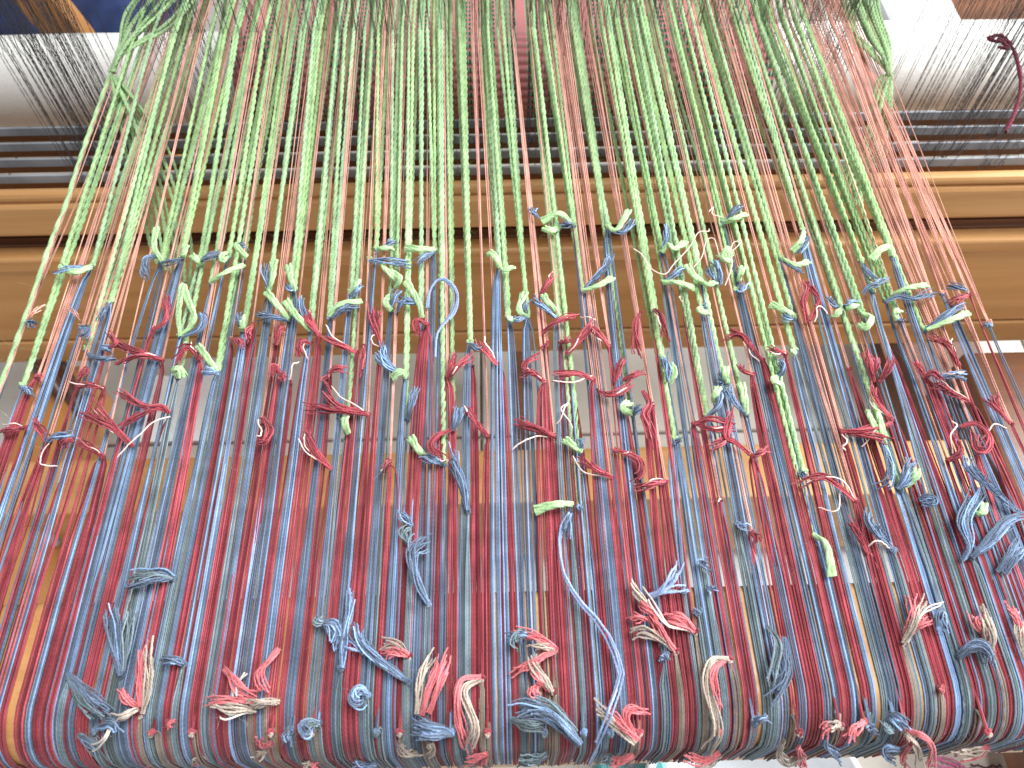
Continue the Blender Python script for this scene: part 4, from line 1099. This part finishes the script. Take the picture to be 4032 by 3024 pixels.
# ------------------------------------------------------------------ loose yarn
def hank(pixlist, name, label, cat, R=.0018, z0=WZ + .004, col='G', pitch=.012):
    S = Strands()
    for pix in pixlist:
        dz = random.uniform(-.006, .008)
        pts = [list(at(p[0], p[1], z0 + dz * (i not in (0, len(pix) - 1)) + (p[2] if len(p) > 2 else 0))) for i, p in enumerate(pix)]
        ply2(S, smooth_path(pts, 40), R * random.uniform(.85, 1.1), dye(col, .22), pitch)
        fuzz(S, smooth_path(pts, 40), DYE[col], 30, .006)
    return tag(S.build(name), label, cat)
H = []
for (x, y) in [(500, 40), (520, 90), (545, 60), (560, 95), (600, 80), (640, 40), (660, 90), (675, 100), (690, 0), (530, 20)]:
    H.append([(x + 130, y - 150), (x, y), (470 + (x - 500) * .15, 180 + (y - 40) * .4), (436 + random.uniform(-8, 12), 285)])
hank(H, 'green_hank', 'slack green yarn hank pulled together beside the spare heddles above white canvas', 'yarn hank')
H = []
for k in range(8):
    f = k / 7
    H.append([(3300 + 150 * f, -120), (3370 + 90 * f, 30 + 10 * random.random()), (3420 + 78 * f, 150), (3478 + 30 * f, 230), (3500 + 8 * f, 300)])
for k in range(4):
    H.append([(3270 + 26 * k, -60), (3350 + 8 * k, 110 + 14 * k), (3420, 180 + 8 * k), (3500, 285)])
hank(H, 'green_hank', 'slack green yarn hank gathered beside the salmon threads at the warp edge', 'yarn hank')
H = []
for k in range(6):
    j = -25 + 10 * k
    H.append([(3505 + j * .2, 290), (3480 + j, 400 + 3 * j, -.01), (3450 + j * 1.5, 520, -.02 - .002 * k), (3430 + j * 2.2, 610, -.03), (3340 + j * 2, 690, -.04), (3330 + j * 2.5, 780 + 8 * k, -.05)])
hank(H, 'green_tail', 'green yarn ends hanging below the gathered hank at the warp edge', 'yarn hank')
H = []
for k in range(8):
    w = random.uniform(-10, 10)
    H.append([(440 + 2 * k, 300), (470 + 16 * k + w, 450, -.012 - .003 * (k % 3)), (500 + 24 * k - w, 620, -.03), (560 + 24 * k + w, 800, -.05), (590 + 22 * k - w, 960, -.06), (620 + 18 * k, 1040 + 12 * k, -.07)])
hank(H, 'green_tail', 'green yarn ends drooping under the warp below the slack hank', 'yarn hank')
pp = [(438, 285), (398, 390), (345, 540), (300, 670), (265, 790), (205, 940), (140, 1130), (60, 1360), (-10, 1540), (-90, 1700)]
S = Strands()
path = smooth_path([list(at(x, y, WZ + .003)) for x, y in pp], 60)
ply2(S, path, .0019, dye('G'), .038, 6, phase=0.0)
ply2(S, path + [.0016, 0, -.0004], .0008, dye('P') * .8, .03, 5, phase=1.5)
fuzz(S, path, DYE['G'], 60, .007)
tag(S.build('twisted_green_yarn'), 'loosely twisted green yarn slanting along the outer edge of the warp', 'yarn')
S = Strands()
q = lambda L_: smooth_path([list(at(2016 + x / 2.194, 756 + y / 2.194, WZ + .010)) for x, y in L_], 60)
S.tube(q([(1050, 490), (1120, 540), (1200, 660), (1320, 710), (1400, 620), (1530, 480), (1610, 350), (1700, 340), (1700, 320)]), .00042, DYE['W'], 5, .003)
S.tube(q([(1570, 650), (1640, 560), (1680, 420), (1740, 400), (1770, 470), (1800, 560), (1890, 520), (1970, 440), (1920, 430), (1890, 500), (1900, 640), (1840, 810)]), .00042, DYE['W'], 5, .003)
S.tube(q([(1700, 170), (1740, 130), (1730, 190), (1810, 215)]), .00042, DYE['W'], 5, .003)
tag(S.build('loose_thread'), 'single cream thread curling in loops over the green yarns', 'thread')
